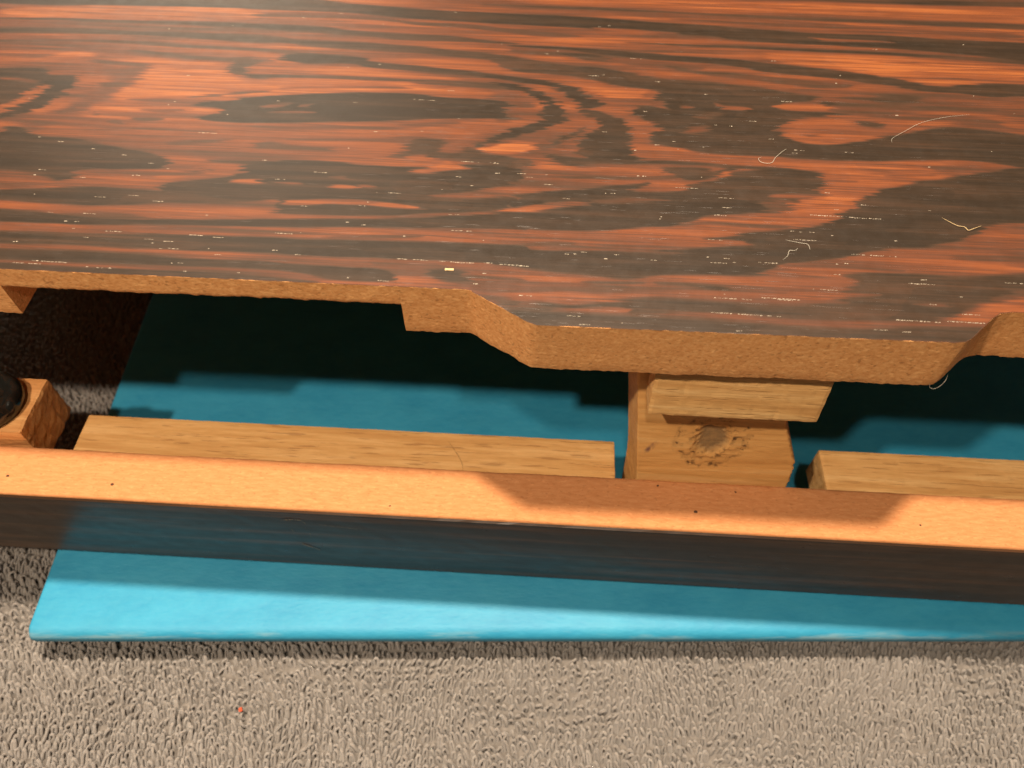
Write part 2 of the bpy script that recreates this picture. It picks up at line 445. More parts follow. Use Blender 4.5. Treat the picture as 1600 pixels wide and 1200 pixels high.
# wood figure of the panel: (tone, softness, outline x,y ... in mm on the panel)
FIGURE = [
(0.95,1.6,[-109.6,164.3,-87.2,167.6,-76.3,162.2,-67.6,164.1,-40.1,163.9,-15.7,161.9,-38.7,155.5,-67.7,152.5,-77.3,149.9,-82.3,151.6,-100.3,148.1,-100.7,153,-95.6,157.9]),
(0.92,0.8,[-121.4,166.3,-112.9,168.8,-108.4,167.4,-114.5,164.8,-125.1,163.9]),
(0.9,1,[-72.6,159.8,-33.5,160.1,-44.7,155.9,-70.7,152.8]),
(0.88,1.2,[51.7,179.5,111.2,174.8,109,168.1,89.2,165.1,79.8,168.4,50.8,173.1]),
(0.9,0.8,[-144.1,187.9,-100.8,189.9,-73.8,189,-75.8,183.9,-116.6,182.7,-141.5,182.4]),
(0.86,1,[-12.1,201.7,119.5,200.6,118.3,196.8,53.9,196,-11.8,196.8]),
(0.55,1,[-132.5,162.9,-109.3,163.8,-101.8,160.2,-113.2,157.9,-117.3,160.3,-131.4,160.6]),
(0.6,2.5,[-86,140.6,-62.4,143.2,-8.8,146.4,-14,140.4,-35.1,132.5,-62.1,130.9,-81.4,130.8,-106.2,137.1]),
(0.04,0.35,[-168.7,209.7,-154.5,210.6,-136.8,211.6,-110.3,213.2,-88.1,210.9,-80.2,201,-70.7,196.9,-56.7,194.8,-44.7,193.3,-28,192,-11.5,191.8,4.9,191.5,13,191.1,21,190,29.1,189.6,37,189.2,52.8,187.7,65.3,187,84.1,186.9,99.3,185.8,114.8,185.9,129.6,184.5,126.3,175.7,112.1,177.6,97.6,179.7,82.7,180.8,64.4,181.7,52,182.1,36.5,182.9,28.7,183.3,20.8,184.9,12.9,185.6,4.9,186,-11.2,186.6,-27.4,187.1,-44,188.6,-55.8,190.1,-69,189.9,-77.3,189.7,-82.5,190.4,-102.6,190.1,-127.5,188.9,-144.3,188.6,-157.9,188.4]),
(0.1,0.6,[43.4,222.4,75.2,224.3,101.7,225.9,128.3,227.5,145.9,228.6,136.1,202.2,120.3,202.8,95.8,202.3,71.3,202.5,41.5,202.3]),
(0.2,0.35,[-18.4,195.8,9.8,196.2,29.4,195.2,53.7,194.4,69.7,194.2,93.8,194.4,117.5,194.3,133.1,194,132.2,191.6,116.8,192.1,93.2,192.2,69.5,192.6,53.5,193.2,29.4,194.2,9.8,194.9,-18.4,195.5]),
(0.4,0.8,[29.2,192,53.2,191,85,190.8,100.5,190,116.1,190,115.3,187.6,99.9,187.9,84.6,189.3,53,189.5,29.2,191.1]),
(0.45,0.6,[14.7,193.7,34.1,193,53.4,192.6,74.1,191.7,73.9,190.8,53.3,191.7,34,191.7,14.6,192.4]),
(0.15,0.35,[-154.5,181.7,-141.4,182.1,-125.1,183.1,-116.5,182.4,-92.1,183.2,-75.6,183,-59.3,183.1,-55.9,182.1,-49.3,181.3,-39.6,181,-29.9,180.7,-20.3,179.5,-9.1,178.2,-9.1,177.3,-20.1,177.8,-29.6,177.8,-39.1,177.8,-48.9,179.3,-55.3,179.2,-58.6,179.8,-74.6,179.2,-91.6,181.8,-116,180.9,-124.6,181.9,-141,181.2,-153.9,180.5]),
(0.45,0.6,[-153.9,180.5,-140.7,180.6,-124.5,181.6,-99.6,181.3,-75,180.6,-66.6,179.7,-66,176.8,-74.2,177.4,-98.8,178.6,-123,178.1,-139,177.1,-152,176.6]),
(0.15,0.35,[-152,176.6,-139.2,177.4,-123.2,178.4,-109.8,177.7,-90.4,177.9,-74.4,178.3,-66.1,177.3,-61,175.9,-48.4,176.4,-35.6,175.4,-26,174,-16.6,173.5,-10.3,172.2,-2.5,170.2,5.1,169,12.7,168.1,20.1,166.2,21.5,162.9,21.4,160.8,19.9,160.2,12.6,162.9,5.2,164.8,-2.4,165.4,-9.9,165.7,-16.4,170.7,-25.7,171.2,-35.2,172.3,-47.7,172.7,-60.5,173.6,-65.6,175.1,-73.3,174.3,-89.7,175.6,-109.2,175.9,-122.1,175.7,-138,174.8,-150.8,174.3]),
(0.3,0.35,[-76.9,188.2,-57.1,188.1,-43.8,187.7,-33.8,186.1,-22.5,186.5,-11.1,184.5,-3,183.5,3.4,182.7,6.5,182.3,6.5,182,3.4,181.5,-2.9,181.1,-10.9,182.4,-22.3,184.4,-33.6,184.6,-43.6,186.5,-56.9,187.2,-76.5,186.3]),
(0.25,0.35,[-149.4,171.5,-136.8,172.2,-121,173.2,-105,173.3,-88.7,172.5,-72.8,172.1,-61.6,171.3,-61.2,169.7,-72.4,170.7,-88.3,171.1,-104.6,172.1,-120.6,172.1,-136.3,171.1,-148.8,170.4]),
(0.42,0.7,[-148.7,170.1,-136.1,170.8,-120,170.7,-106.9,169.7,-95.4,168.7,-87.4,168.1,-73.2,167.6,-67.1,168.2,-66.7,166.6,-72.7,165.7,-86.6,165.7,-94.6,166.3,-106.2,167.8,-119.1,168.4,-134.7,167.8,-147,166.8]),
(0.2,0.5,[-103.6,169.4,-93.9,168.8,-84.1,167.7,-76.1,167.1,-75.8,165.8,-83.6,166.1,-93.5,167.7,-103.3,168.5]),
(0.25,0.5,[-111.4,165,-107.4,164.7,-101.6,164,-96.9,163.7,-96.5,162.6,-101.2,162.9,-106.8,163.1,-111.1,164.2]),
(0.2,0.4,[-77.3,165.7,-76.6,167.6,-74.1,168.3,-71.2,167.4,-69.7,166.4,-71.9,165.7,-73.5,164.3,-72,162,-69.7,160.3,-66.4,159.2,-71,159.4,-74.3,160.5,-76.6,162.2]),
(0.05,0.35,[-65.7,168.9,-62.9,170.4,-59.9,170.9,-47.3,170.2,-43.7,167.7,-34.4,167.2,-25.1,166.1,-15.9,164.8,-9.8,163.9,-3.8,163.2,0.7,161.9,3.7,160.8,5.9,159.4,8.4,157,10.8,155.2,10.8,154,8.4,152.1,6,152.5,3.8,156.8,0.8,159.8,-3.7,161.1,-9.7,162,-15.8,163.2,-24.9,164,-34.1,164.5,-43.3,165.3,-46.6,166.7,-58.8,166,-62,166.6,-65.4,167.8]),
(0.2,0.35,[-73,161.4,-68.4,161.1,-57.8,161.5,-45.8,161.7,-33.6,161.4,-21.6,161.3,-9.6,160.5,-9.5,159,-21.5,160.3,-33.5,160.4,-45.5,160.2,-57.6,160.5,-68,159.6,-72.8,160.3]),
(0.2,0.35,[-32,160.2,-20,160.1,-9.6,159.7,-9.5,158.2,-19.9,158.9,-31.9,159.4]),
(0.35,0.6,[-64.1,156,-48,157.4,-33.2,158.3,-33.1,157.3,-47.9,156.9,-64,155.5]),
(0.03,0.3,[-14.2,161.5,-9.6,160.8,-5.1,159.5,-1.8,157.4,0.6,154.8,1.3,152.2,3.9,150.4,3.1,148,0,145.5,-4.4,143,-8.4,140.9,-12.5,139.3,-16.4,136.2,-17.2,137.3,-14,140.4,-8.6,143.8,-4.5,145.9,-1.8,148.9,-2.5,151.5,-2.1,153.2,-3.5,155.6,-5.7,157.2,-9.5,158.5]),
(0.45,0.9,[-12.4,157.5,-6.5,156.6,-4,153.8,-5,151.3,-10.5,150.5,-13.5,153.3]),
(0.35,0.7,[-14.6,148.8,-9,149.7,-7.2,148.3,-10.2,146.3,-13,146.1]),
(0.1,0.3,[5.6,153.2,7.9,151.6,10.2,151.8,14.1,149.6,17.3,147.9,16.4,144.4,17.6,142.2,17.7,138.3,19,136.4,19,134.7,13.6,133.8,9.3,133.7,6.2,134.4,5.5,136.9,5.8,141.3,8.9,143.8,11,146.2,9.3,148.9,6,151]),
(0.2,0.3,[-2.7,137.3,-1.5,139.6,0.2,141,3.3,142.3,5.4,143.8,7.5,146,7.5,144.1,5.4,142.4,3.3,141.2,0.2,139.2,-1.4,137.4,-2.7,137.1]),
(0.2,0.4,[-6.6,137.9,-4.9,138.5,-2,136.9,-2,136.2,-4.7,135.9,-6.5,136.2]),
(0,0.3,[-81.1,148.7,-78.1,150.1,-74.8,149.8,-71.1,151.3,-67.6,152.2,-60.6,153.6,-49,154.8,-35.8,155.6,-29.1,155.3,-23.9,154.4,-13.6,154.5,-8.7,152.8,-11.9,150.7,-10.1,149.4,-9.3,147.8,-20.2,146.9,-31.4,145.5,-42.6,144.3,-53.9,143.4,-65.1,142.5,-70.8,142.4,-75.2,142.6,-78.1,143.6,-76.1,144.7,-74,146,-74,147.2,-76.1,147.8,-79,148.1]),
(0.4,0.5,[-66.6,149.3,-61.3,150.4,-58.9,149.8,-62.3,148.4,-65.9,147.9]),
(0.45,0.4,[-57.1,149.9,-54.7,150.3,-53.9,148.9,-56.2,148.5]),
(0.45,0.3,[-63.3,146.6,-60.5,147.3,-54.8,147.4,-53,147.3,-52.9,147,-54.6,146.7,-60.3,146.3,-63.2,146.4]),
(0.3,0.4,[-82.3,151.8,-78.1,152.6,-74,153.8,-65.3,154.9,-65.2,154.4,-73.7,152.9,-77.8,151.6,-82,150.9]),
(0.3,0.4,[-95.8,149.8,-92.1,150,-84.8,150.2,-84.6,149.7,-91.8,149.1,-95.6,149.3]),
(0.35,0.5,[-92.2,145.9,-86.4,146.2,-80.8,146.8,-80.6,146.1,-86.1,145,-92,145.4]),
(0.3,0.3,[-98,141.7,-96.5,141.8,-93.5,141.3,-93.2,140.6,-95.9,140.2,-97.8,141.3]),
(0.2,0.3,[-94.2,142.7,-90.5,143.1,-86.5,142.9,-86.4,142.4,-90,141.7,-94.1,142.2]),
(0.35,0.5,[-92,139.3,-82.8,139.6,-71.4,139.4,-71.2,138.7,-82.5,138.5,-91.9,138.9]),
(0.3,0.5,[-83.3,134.6,-77.3,135.7,-69.9,136.8,-69.7,135.9,-76.9,134.4,-83,133.8]),
(0.35,0.5,[-66.3,141.5,-55,142,-40.9,142.6,-36.7,143.1,-29.8,144.2,-22.9,146,-20.1,145.9,-20,145,-22.7,144.2,-29.6,142.8,-36.5,141.7,-40.8,141.7,-54.8,141.1,-66.1,140.9]),
(0.35,0.5,[-56.8,137.3,-49.9,138,-41.6,138.3,-41.4,137.6,-49.7,137.1,-56.7,136.9]),
(0.2,0.4,[-64,135.4,-61.4,136.2,-58.5,135.9,-52,134.8,-45.8,134.9,-45.5,133.6,-51.7,133.5,-58,133.7,-60.8,134,-63.6,133.8]),
(0.35,0.5,[-43,138.4,-36.1,138.8,-30.5,138.7,-30.2,136.9,-35.9,137.5,-42.9,137.7]),
(0.1,0.6,[-31.6,138.6,-27.8,139.5,-23.4,139.6,-22.1,138.3,-23.8,136,-23,134.3,-19,135,-17.1,136.9,-13.6,136.2,-8,133.9,-3.9,132.9,-3.8,130.8,-9.2,130.5,-16,131.6,-21.5,132.7,-29.6,132.2,-34.4,132.8,-29.9,134.8]),
(0.05,0.35,[-143,158.8,-131,159.8,-122.2,160.8,-118.4,159.2,-118,157.6,-111.9,158.5,-110.5,156.5,-110.7,152.4,-113.3,147.8,-115.2,144.7,-120,142.3,-131.9,136.7,-141.4,155.7,-129.4,156.2]),
(0.75,0.5,[-130.2,139.1,-124.4,145.4,-120.5,150.1,-119.7,154.4,-116.6,153.6,-116.1,151.6,-118.6,147.4,-122.3,144.1,-129.3,137.3]),
(0.15,0.8,[-138.2,155.4,-129.4,156.2,-122.3,155.8,-120,154.4,-120.6,150.3,-123.5,146.7,-130.7,140.2]),
(0.5,0.6,[-129.4,156.2,-123.3,156.3,-118.1,155,-119.3,154.2,-124.3,155.2,-129,155.4]),
(0.42,1.3,[-108.2,160.9,-101.1,162.4,-97.1,163.4,-96.1,160.5,-97.9,156.2,-101.6,151.4,-103.5,146.6,-105.2,142.5,-112.3,137.9,-114.4,136.1,-118.9,139.8,-113,143,-109,145.6,-106.3,150.2,-104.2,154.3,-102.7,157.5]),
(0.3,0.6,[-105.7,154.2,-102,156.5,-99.6,156.1,-102.3,153.4]),
(0.3,0.4,[-102.8,143.1,-101.8,144.1,-101.2,144.9,-101.3,142.9]),
(0.3,0.6,[-110.2,144.1,-107.1,146.4,-106.7,144.8,-109.3,142.9]),
(0.06,0.4,[-128.6,130.2,-120,136,-119.7,138.3,-115.6,137.7,-113,135.1,-102.5,135.1,-93.1,132.5,-87.1,131.4,-81.7,130.2,-79.5,128.4,-80.4,126.2,-87.7,125.2,-97.2,125.2,-98.3,121.9,-101.4,120.5,-106.5,123,-114,123,-125.2,123.5]),
(0.45,1,[-125,123.1,-105.9,123.1,-100.7,120.5,-104,118.7,-111.5,117.5,-121.9,116.9]),
(0.05,0.35,[-122,117,-111.5,117.5,-102.5,118.4,-91.1,119.9,-80.1,119,-78.1,119.3,-80.1,121.1,-75.9,122.4,-68.1,123.3,-65.6,124.6,-63.2,127.3,-64.9,128.4,-61.7,129.2,-52.4,130.4,-45.6,130.4,-40,129.7,-31.9,129.6,-22.5,129.7,-18.6,131.2,-9.2,131.3,-6.5,130.7,-5,127.5,-7.5,124.9,-12.6,123.4,-17.7,122.1,-24.3,120.5,-20.1,120.4,-15,120.5,-7.3,122,-7.1,117.7,-19.6,115.9,-32.2,114.2,-44.8,113.6,-52.5,113.7,-54.3,115.9,-53.6,118.2,-58.5,116.9,-67.3,115.8,-77.5,115.2,-88.8,113.8,-102,114.1,-110,114.2,-120.5,114.2]),
(0.5,0.5,[-70.2,130.2,-64.5,129.7,-59.1,130,-59,129.4,-64.3,128.9,-70,129.6]),
(0.2,0.4,[-71.3,129.3,-67.2,129.5,-59.1,129.8,-58.8,128.8,-66.9,128.3,-71.1,128.7]),
(0.7,0.7,[-73.2,126.7,-70.9,128.1,-64.2,128.5,-63.2,126.8,-65.3,125.1,-69.6,123.6,-75,123.7,-79.9,122.2,-81.6,123.3]),
(0.35,0.5,[-94.1,124.2,-84.8,124.7,-74.1,125.2,-71.3,127,-71,126,-73.8,124.4,-84.3,123.3,-93.8,123.6]),
(0.8,0.35,[-65.6,122.6,-62.9,123.6,-59.7,123.8,-59.2,122.6,-61.8,122]),
(0.5,0.35,[-56.7,123,-54.1,123.1,-50.5,123.1,-50.4,122.7,-54,122.5,-56.7,122.8]),
(0.72,0.35,[-45.3,122.2,-43.5,123.1,-40.2,123.1,-39.5,122.8,-39.4,122.4,-40,122,-43.2,121.8,-45.2,122]),
(0.45,0.35,[-38.8,123,-36.3,123.6,-34.1,123.1,-34.1,122.9,-36.1,122.6,-38.8,122.6]),
(0.4,0.4,[-45.3,125.5,-42.7,126,-41.3,125.5,-41.2,125.3,-42.5,125,-45.2,125.3]),
(0.85,0.4,[-30.4,128.4,-26.5,129.1,-23.9,130.5,-21.8,132.3,-19.7,130.7,-18.2,129.8,-16.5,129.7,-21.1,128.8,-27.6,127.5]),
(0.7,0.5,[-31,133,-25.4,133.8,-25.6,131.2,-27.9,130.2]),
(0.9,0.6,[-15.6,135.6,-11.7,138.1,-8.4,139.8,-4.2,139.4,-3.4,136.4,-8.1,135,-12.2,135]),
(0.75,0.3,[-53.5,117.8,-40.7,118.8,-32.8,118.5,-26.3,117.5,-24.7,117.3,-24.6,116.9,-26.1,116.6,-32.5,116.6,-40.4,117.5,-53,115.9]),
(0.05,0.3,[-54.1,115.1,-45.4,116.4,-37.8,117,-28.7,116.6,-28.5,115.5,-37.4,114.8,-44.9,114.2,-53.8,113.6]),
(0.2,0.5,[-95.6,111.3,-86.9,112.2,-79.6,111.9,-79.2,110.6,-86.2,110.4,-95.3,110.6]),
(0.05,0.3,[-119.1,111.4,-108.8,111.6,-100.9,111.6,-92.7,110.5,-82.3,110.2,-69.8,111.2,-57.2,111.9,-44.6,112.7,-32,113.4,-19.5,114.9,-7,117,-3.2,117.4,-3,111.9,-6.7,112,-19.2,111.6,-31.7,111.1,-44.1,110.2,-56.6,109.8,-69.2,109.4,-81.8,108.8,-91.8,108.4,-99.5,108.3,-107.2,108.2,-117.4,108]),
(0.35,0.4,[-47.1,106.8,-38.7,108.3,-31.4,109.1,-23.9,109.6,-23.8,108.7,-31.1,107.7,-38.5,107.1,-47,106.2]),
(0.05,0.3,[-116.1,105.5,-106,105.7,-93.3,105.8,-80.9,106.5,-68.4,106.9,-55.9,107.1,-43.4,106.8,-31.1,107.4,-18.8,107.7,-6.5,107.8,-2.8,107.5,-2.5,102.2,-6.2,102.7,-18.2,102.6,-30.3,102.6,-42.5,102.4,-54.8,102.8,-67.1,102.6,-79.5,102.5,-92,102.7,-104.4,102.3,-114.4,102]),
(0.06,0.3,[-113.7,100.7,-103.8,100.9,-91.4,101.1,-79,101,-66.4,100.4,-54.3,100.8,-46.9,100.2,-39.5,100,-29.9,99.9,-27,98.4,-26.8,97.1,-29.4,96.5,-38.9,96.6,-46.4,98.3,-53.7,98.5,-65.8,98.4,-78,98.4,-90.2,98.3,-102.5,98.1,-112.4,98]),
(0.05,0.3,[-111.9,97,-102.2,97.4,-94.7,97.2,-83.7,97.2,-71.5,97.1,-53.3,96.9,-44.8,96.4,-41.1,96,-41,95.2,-44.5,95,-52.9,95.3,-70.5,94.2,-82.2,93.5,-92.8,92.9,-99.9,92.4,-109.3,91.9]),
(0.3,0.4,[-31.4,101.5,-24.1,101.6,-19.3,101.9,-19.2,101.1,-24,100.9,-31.2,100.8]),
(0.1,0.4,[-22.4,99.7,-18,101,-15.1,100.1,-14.4,98.5,-12.9,97.5,-17.6,97.1,-20.1,98.2]),
(0.25,0.35,[-15.9,97.6,-10.6,97.8,-5.8,97.6,-2.3,97.3,-2.3,96.7,-5.8,96.8,-10.5,96.8,-15.8,97]),
(0.2,0.35,[-14.8,99.2,-9.5,99.2,-3.6,98.9,-3.5,98.2,-9.5,98.5,-14.8,98.8]),
(0.25,0.45,[-12.8,96.2,-6.9,96.1,-2.3,96.4,5.9,97.5,9.4,98,15.2,98.4,15.8,97.8,15.8,97.1,15.2,96.5,9.4,95.8,5.9,96.7,-2.2,95.6,-6.9,95.2,-12.7,95.4]),
(0.2,0.5,[-12.7,94.8,-6.8,94.2,-4.4,93.1,-5.5,91.8,-8.4,92.6]),
(0.15,0.3,[19.1,180.1,33.1,179.8,45.6,180.3,59.5,180,74.7,179.5,89.9,179,112.2,177.9,126.9,177.4,126.1,175.2,111.5,175.9,89.5,177.6,74.4,178.1,59.2,178.6,45.5,179.1,33.1,179,19.1,179.8]),
(0.4,0.4,[20.8,184,30.3,184.3,41.3,184.1,41.2,182.9,30.2,182.5,20.8,183.1]),
(0.65,0.3,[9.7,186.6,14.5,186.3,25.6,185.5,30.4,185.2,30.3,184.3,25.6,184.3,14.5,185.1,9.7,185.7]),
(0.65,0.35,[63.1,185.1,66.5,184.7,77.3,184.5,83.4,184,83.3,183.4,77.1,183.6,66.2,183.2,63,184.5]),
(0.38,0.6,[-12.1,176.3,5,176.4,12.8,174.7,20.4,172.9,29.5,171.8,35.3,169.5,35.2,167.3,29.3,168.6,20.3,169.6,12.7,171.1,5.1,172.5,-11.9,173.5]),
(0.08,0.3,[-12.2,177.1,1.9,177.1,12.8,176.3,20.5,175.7,29.7,174.8,43.4,174.3,50.8,172.8,59.7,171.7,68.5,170.9,77,168.8,82.5,167.3,88.9,164.9,94,166.7,100.1,167.6,108.8,167.6,123.1,166.9,121.7,163.3,107.3,163,98.4,161.7,93.1,163.4,88.4,163.1,81.7,163.9,76.2,165.4,67.8,167.2,59.1,168.2,50.3,169.3,43.1,171.3,29.5,172.4,20.4,173.2,12.8,174.1,1.9,176,-12.1,176.3]),
(0.15,0.3,[2.7,174.3,5.8,174.5,12,173.8,13.5,172.2,13.5,171.4,12,171,5.8,172.3,2.7,173.5]),
(0.2,0.4,[26.4,170.5,35.3,168.4,42.7,168.3,50,167.2,58.7,166.1,66,165.5,68.8,164.7,68.6,163.9,65.6,163.5,58.3,163.3,49.7,165.1,42.5,166.2,35.1,166.8,26.3,169.7]),
(0.07,0.4,[4.3,169,9.7,168.5,16.4,167.3,23.1,165,34.9,164.5,49.4,162.5,55,160.8,60.7,160.2,58.9,158.3,54.5,157.6,50,156.6,51.8,154.3,62.5,154.2,68,153.8,62.2,153,52.8,151,50.6,148.5,49.1,145.3,54.8,142.3,60.3,142.1,66.7,144.1,74.7,146.1,82.4,149.5,88.1,150.3,94.8,149.6,102.5,148,116.1,148.2,112.2,137.8,98.7,136.3,94,138.2,83.6,138.8,72.7,137.5,63.3,136.9,55.2,136.5,46.1,137.6,32.6,137.7,27.3,139.1,22.6,140.1,20.6,142.4,23.6,146,22.3,148.2,18.1,150.3,17.5,152.7,19.7,154,25.4,153.6,23.8,155.5,22.9,160.4,14.1,161.9,8.1,164.4]),
(0.35,1.2,[68.1,161.6,78.3,162,90,162.4,97,161.8,106.7,160.9,120.5,160.1,116.4,148.8,102.9,149.2,89.5,150.4,87.2,152.1,78.6,151.2,73.3,152.2,66.6,153.7,62.6,154.9,61.7,157.8]),
(0.15,0.8,[72.3,160.9,78.3,161.7,83.9,161.1,83.4,159.1,77.4,157.7,71.9,158.9]),
(0.2,0.5,[81.6,157.5,88.8,157.9,100,157.6,99.7,156.7,88.3,156.2,81.3,156.5]),
(0.15,0.4,[60.3,157.9,61.4,158.5,63.1,157.8,62.9,156.9,60.9,156,60.2,157.4]),
(0.15,0.5,[67.4,150.9,71.1,151.9,73,150.8,72.7,149.6,70.5,148.8,67.2,149.5]),
(0.75,0.4,[50.2,155.6,52.9,156.5,62.8,156.1,63,155.4,62.8,154.7,62.5,154.2,52.6,154.3,50.1,155.1]),
(0.7,0.4,[60.9,153.1,66.5,153.2,76,151.7,85.5,150.9,85.4,150.4,75.6,150,66.2,151.8,60.7,152.4]),
(0.72,0.35,[71.3,152.8,81.6,152,87.1,151.7,86.8,150.7,81.3,150.8,71.2,152.3]),
(0.65,0.7,[75.1,154.2,85.4,155.8,96.6,155.8,104.5,154.1,118.3,154,116.5,149.3,102.9,149.4,96.2,154.3,85,154.3,75,153.5]),
(0.72,0.5,[49.8,145.3,52.9,147.3,56.2,148.6,62.7,148.1,74,146.3,66.8,144.3,60.3,142.4,54.9,142.5,51.7,143.6]),
(0.35,0.3,[53.9,145.1,59.5,145.7,59.4,145.2,53.9,144.6]),
(0.8,0.5,[8.9,159.1,14.1,160.9,20.7,161,22.8,159.1,21.2,156.6,12.5,156.3]),
(0.55,0.6,[19.9,159.7,23.7,160.5,23.8,155.5,26,154.4,25.3,152.7,22.6,154]),
(0.5,0.4,[28.6,153.8,29.8,154.6,31.5,154.2,31.4,153.8,29.7,153.4,28.5,153.6]),
(0.5,0.4,[35.6,156.2,38.4,154.9,43.5,155,43.7,154.3,43.7,153.8,43.3,153.3,38.2,153.4,35.6,156]),
(0.4,0.7,[27.9,144.4,30.6,146.9,34.9,147.8,34,145.5,29.7,143.9]),
(0.38,0.8,[30.9,151.1,36.7,152.4,38,151.5,32.2,149.8]),
(0.72,0.45,[16.7,140.6,19.4,139.9,27.3,139.3,32.6,137.7,46,137.2,55.2,136.5,63.3,136.7,72.7,137.3,83.6,138.6,94,137.9,92.5,135.4,82.2,133.3,76.4,130.9,72.3,130.1,65.2,127.1,61.3,123.6,59.4,120.2,57.1,118,49.5,116.9,43.1,115.7,30.6,114.6,25.7,115.1,30.2,117.4,34.1,118.7,41.1,119.5,48.8,120.3,48.7,123.6,54.7,125.5,57,130,57.2,132.6,52,132.9,45.6,134.4,36.3,134.3,29.7,135.4,21.7,135.5,17.6,135.5]),
(0.45,1,[77.6,135.7,86,137.9,93.9,137.7,97.2,135.6,91.9,133.3,82.2,133.3]),
(0.3,0.4,[51.6,130.5,58.2,130.8,64,130.8,64,130.4,58.1,130,51.6,130]),
(0.35,0.4,[69,132.7,74.4,133.4,79.7,133.8,79.6,133.3,74.1,132.4,68.9,132.3]),
(0.1,0.35,[-1.3,135.8,1.4,135.1,6.8,134.4,13.6,134,21.6,134.9,29.7,134.9,39,134.4,48.2,133.9,48.1,133.1,38.9,133.4,29.6,133.7,21.6,133.6,13.5,132.7,6.8,131.5,1.5,132.4,-1.3,135.2]),
(0.35,0.4,[5.5,132.2,13.5,133.1,24.2,132.5,24.1,131.7,13.5,132.3,5.5,131.4]),
(0.25,0.4,[2.9,128.3,12.1,129.1,20.1,129.2,26.7,131,26.6,129.4,20,128.4,12.1,128.1,2.9,127.9]),
(0.2,0.4,[-8,132.7,-6,134.1,-3.9,132.9,-3.8,131.2,-5.8,130.7,-7.9,131.4]),
(0.2,0.35,[-7.6,126.3,-2.3,126.8,1.6,126.4,1.6,126,-2.3,125.4,-7.5,125.3]),
(0.05,0.4,[50.8,133.9,40.2,133.7,36.8,132.6,35.7,130.7,33.2,129.6,26.6,128.3,24.8,130.9,24.2,132.1,26.9,133.1,32.2,133,33.5,132.2,35.4,131.9,34.9,133.1,45.6,134.4,57.2,132.6,56.9,130.2,54.7,125.7,48.7,123.6,48.8,120.3,41.1,119.5,34.1,118.7,30.2,117.4,25.7,115.4,18.2,113.9,11.9,112.6,0.8,111.8,-6.7,112.6,-10.6,113.3,-8.3,117.1,-7.1,118.7,-7.3,121.8,-3.5,122.6,3,123.9,10.8,125.6,17.3,126.8,21.3,127.8,19.9,126.1,16.6,124.8,18.6,124.3,26.3,124.7,28.4,126.7,30.5,128.6,33.2,129.1,37.2,130.6,38.8,132.5]),
(0.72,0.35,[-9.6,117.6,-3.3,118.9,1.8,120.4,6.3,120.8,9.2,120.2,9.2,119.9,6.3,119.7,1.8,118.5,-3.2,117.2,-9.5,116.7]),
(0.3,0.6,[9.5,121.4,17.2,122.6,23.6,122.8,23.6,121.9,17.2,121.1,9.5,120.6]),
(0.4,0.5,[45.1,125.5,49.6,125.9,56,125.9,55.9,125.4,49.4,124.4,44.9,124.5]),
(0.3,0.7,[43.5,123.6,49,123.8,48.8,120.5,43,119.6]),
(0.3,0.4,[25.7,115.4,33.3,116.8,40.7,116,48.2,116.4,48,115.3,40.6,115,33.2,116.1,25.7,115.1]),
(0.25,0.4,[-5.2,108,2.1,109,5.8,108.9,5.8,108.3,2.1,108,-5.2,107.3]),
(0.3,0.4,[10.7,108.5,18,109.1,25.3,109.3,25.3,108.8,17.9,108.2,10.6,107.9]),
(0.05,0.35,[-10.1,107.2,-6.4,106.9,-0.3,106.4,5.8,106.8,11.9,107.1,17.9,107.3,24,108.6,32.6,109.4,38.1,110.1,38.9,111.2,35.9,111.7,30.3,111.4,35.3,112.4,42.9,114.3,48,115.1,57.1,118,60.4,122.2,65.2,127.1,73.6,130.2,82.1,132.9,93.3,135.8,98.9,137,112.2,137.8,106,121,93.3,119.9,86.9,118.9,83.1,116.3,80.1,114.2,72.8,111.7,62.9,110.6,57.7,108.4,53.9,107.3,46.6,106,42.7,103.6,40.1,102,29.5,101.8,24.8,101.4,21.2,101.3,17.7,100.3,14.1,99.9,10.6,100.2,7,100.8,-0.1,101,-6.1,102,-9.7,102.5]),
(0.45,0.4,[0.3,107.1,3.3,108,9.4,108.2,11.9,107.8,11.9,107.5,9.4,107.2,3.4,106.8,0.3,106.8]),
(0.4,0.4,[13.7,107.3,17.9,107.7,25.2,107.4,25.1,107.1,17.9,107.2,13.7,107.1]),
(0.15,0.35,[6.5,99,10.6,99.1,17.6,99.5,17.6,99,10.6,98.4,6.5,98.7]),
(0.15,0.35,[20,99.5,24.6,99.6,35.1,99.1,36.2,98.5,36.1,98.2,35,98.1,24.6,98.9,19.9,99]),
(0.1,0.6,[-3.3,93.5,2.5,93.2,9.4,93.6,15.2,95.2,21,96.2,29,95.4,38.1,95.4,44.9,95.1,54.4,97.3,54.4,98.8,57.6,101.9,56,102.9,60.5,104.7,69.9,104.7,76.7,104.2,88.8,105.9,100.8,106.9,98.7,101.2,87.3,101.3,80.8,98.5,75.4,95.6,69.1,92.8,62.4,92.6,54.5,92.1,46.6,91.8,39.9,92.1,32.1,92.7,24.2,92.2,17.3,91.1,15.6,92.2,9.4,91.5,3.7,91.5,0.2,91.9]),
(0.5,0.5,[-1.2,93.9,2.4,95.1,8.2,95.1,9.1,93.6,3.6,92.7]),
(0.6,0.4,[1.4,91.6,9.4,92.7,15.7,93.1,16,92.6,16,92.3,15.6,91.9,9.4,91.6,1.4,91.3]),
(0.06,0.4,[-6.6,91.7,0.2,91.4,9.4,91.2,17.3,91.1,26.3,91,39.7,90.6,46.4,90.3,54.2,90.4,62,91.1,75,92,80,92.1,77.8,85.2,-7.2,82.9]),
(0.5,0.4,[31.4,96.8,40.6,97.4,45.2,97,55.4,96.7,55.3,96.2,45.1,96.4,40.5,96.1,31.3,96.2]),
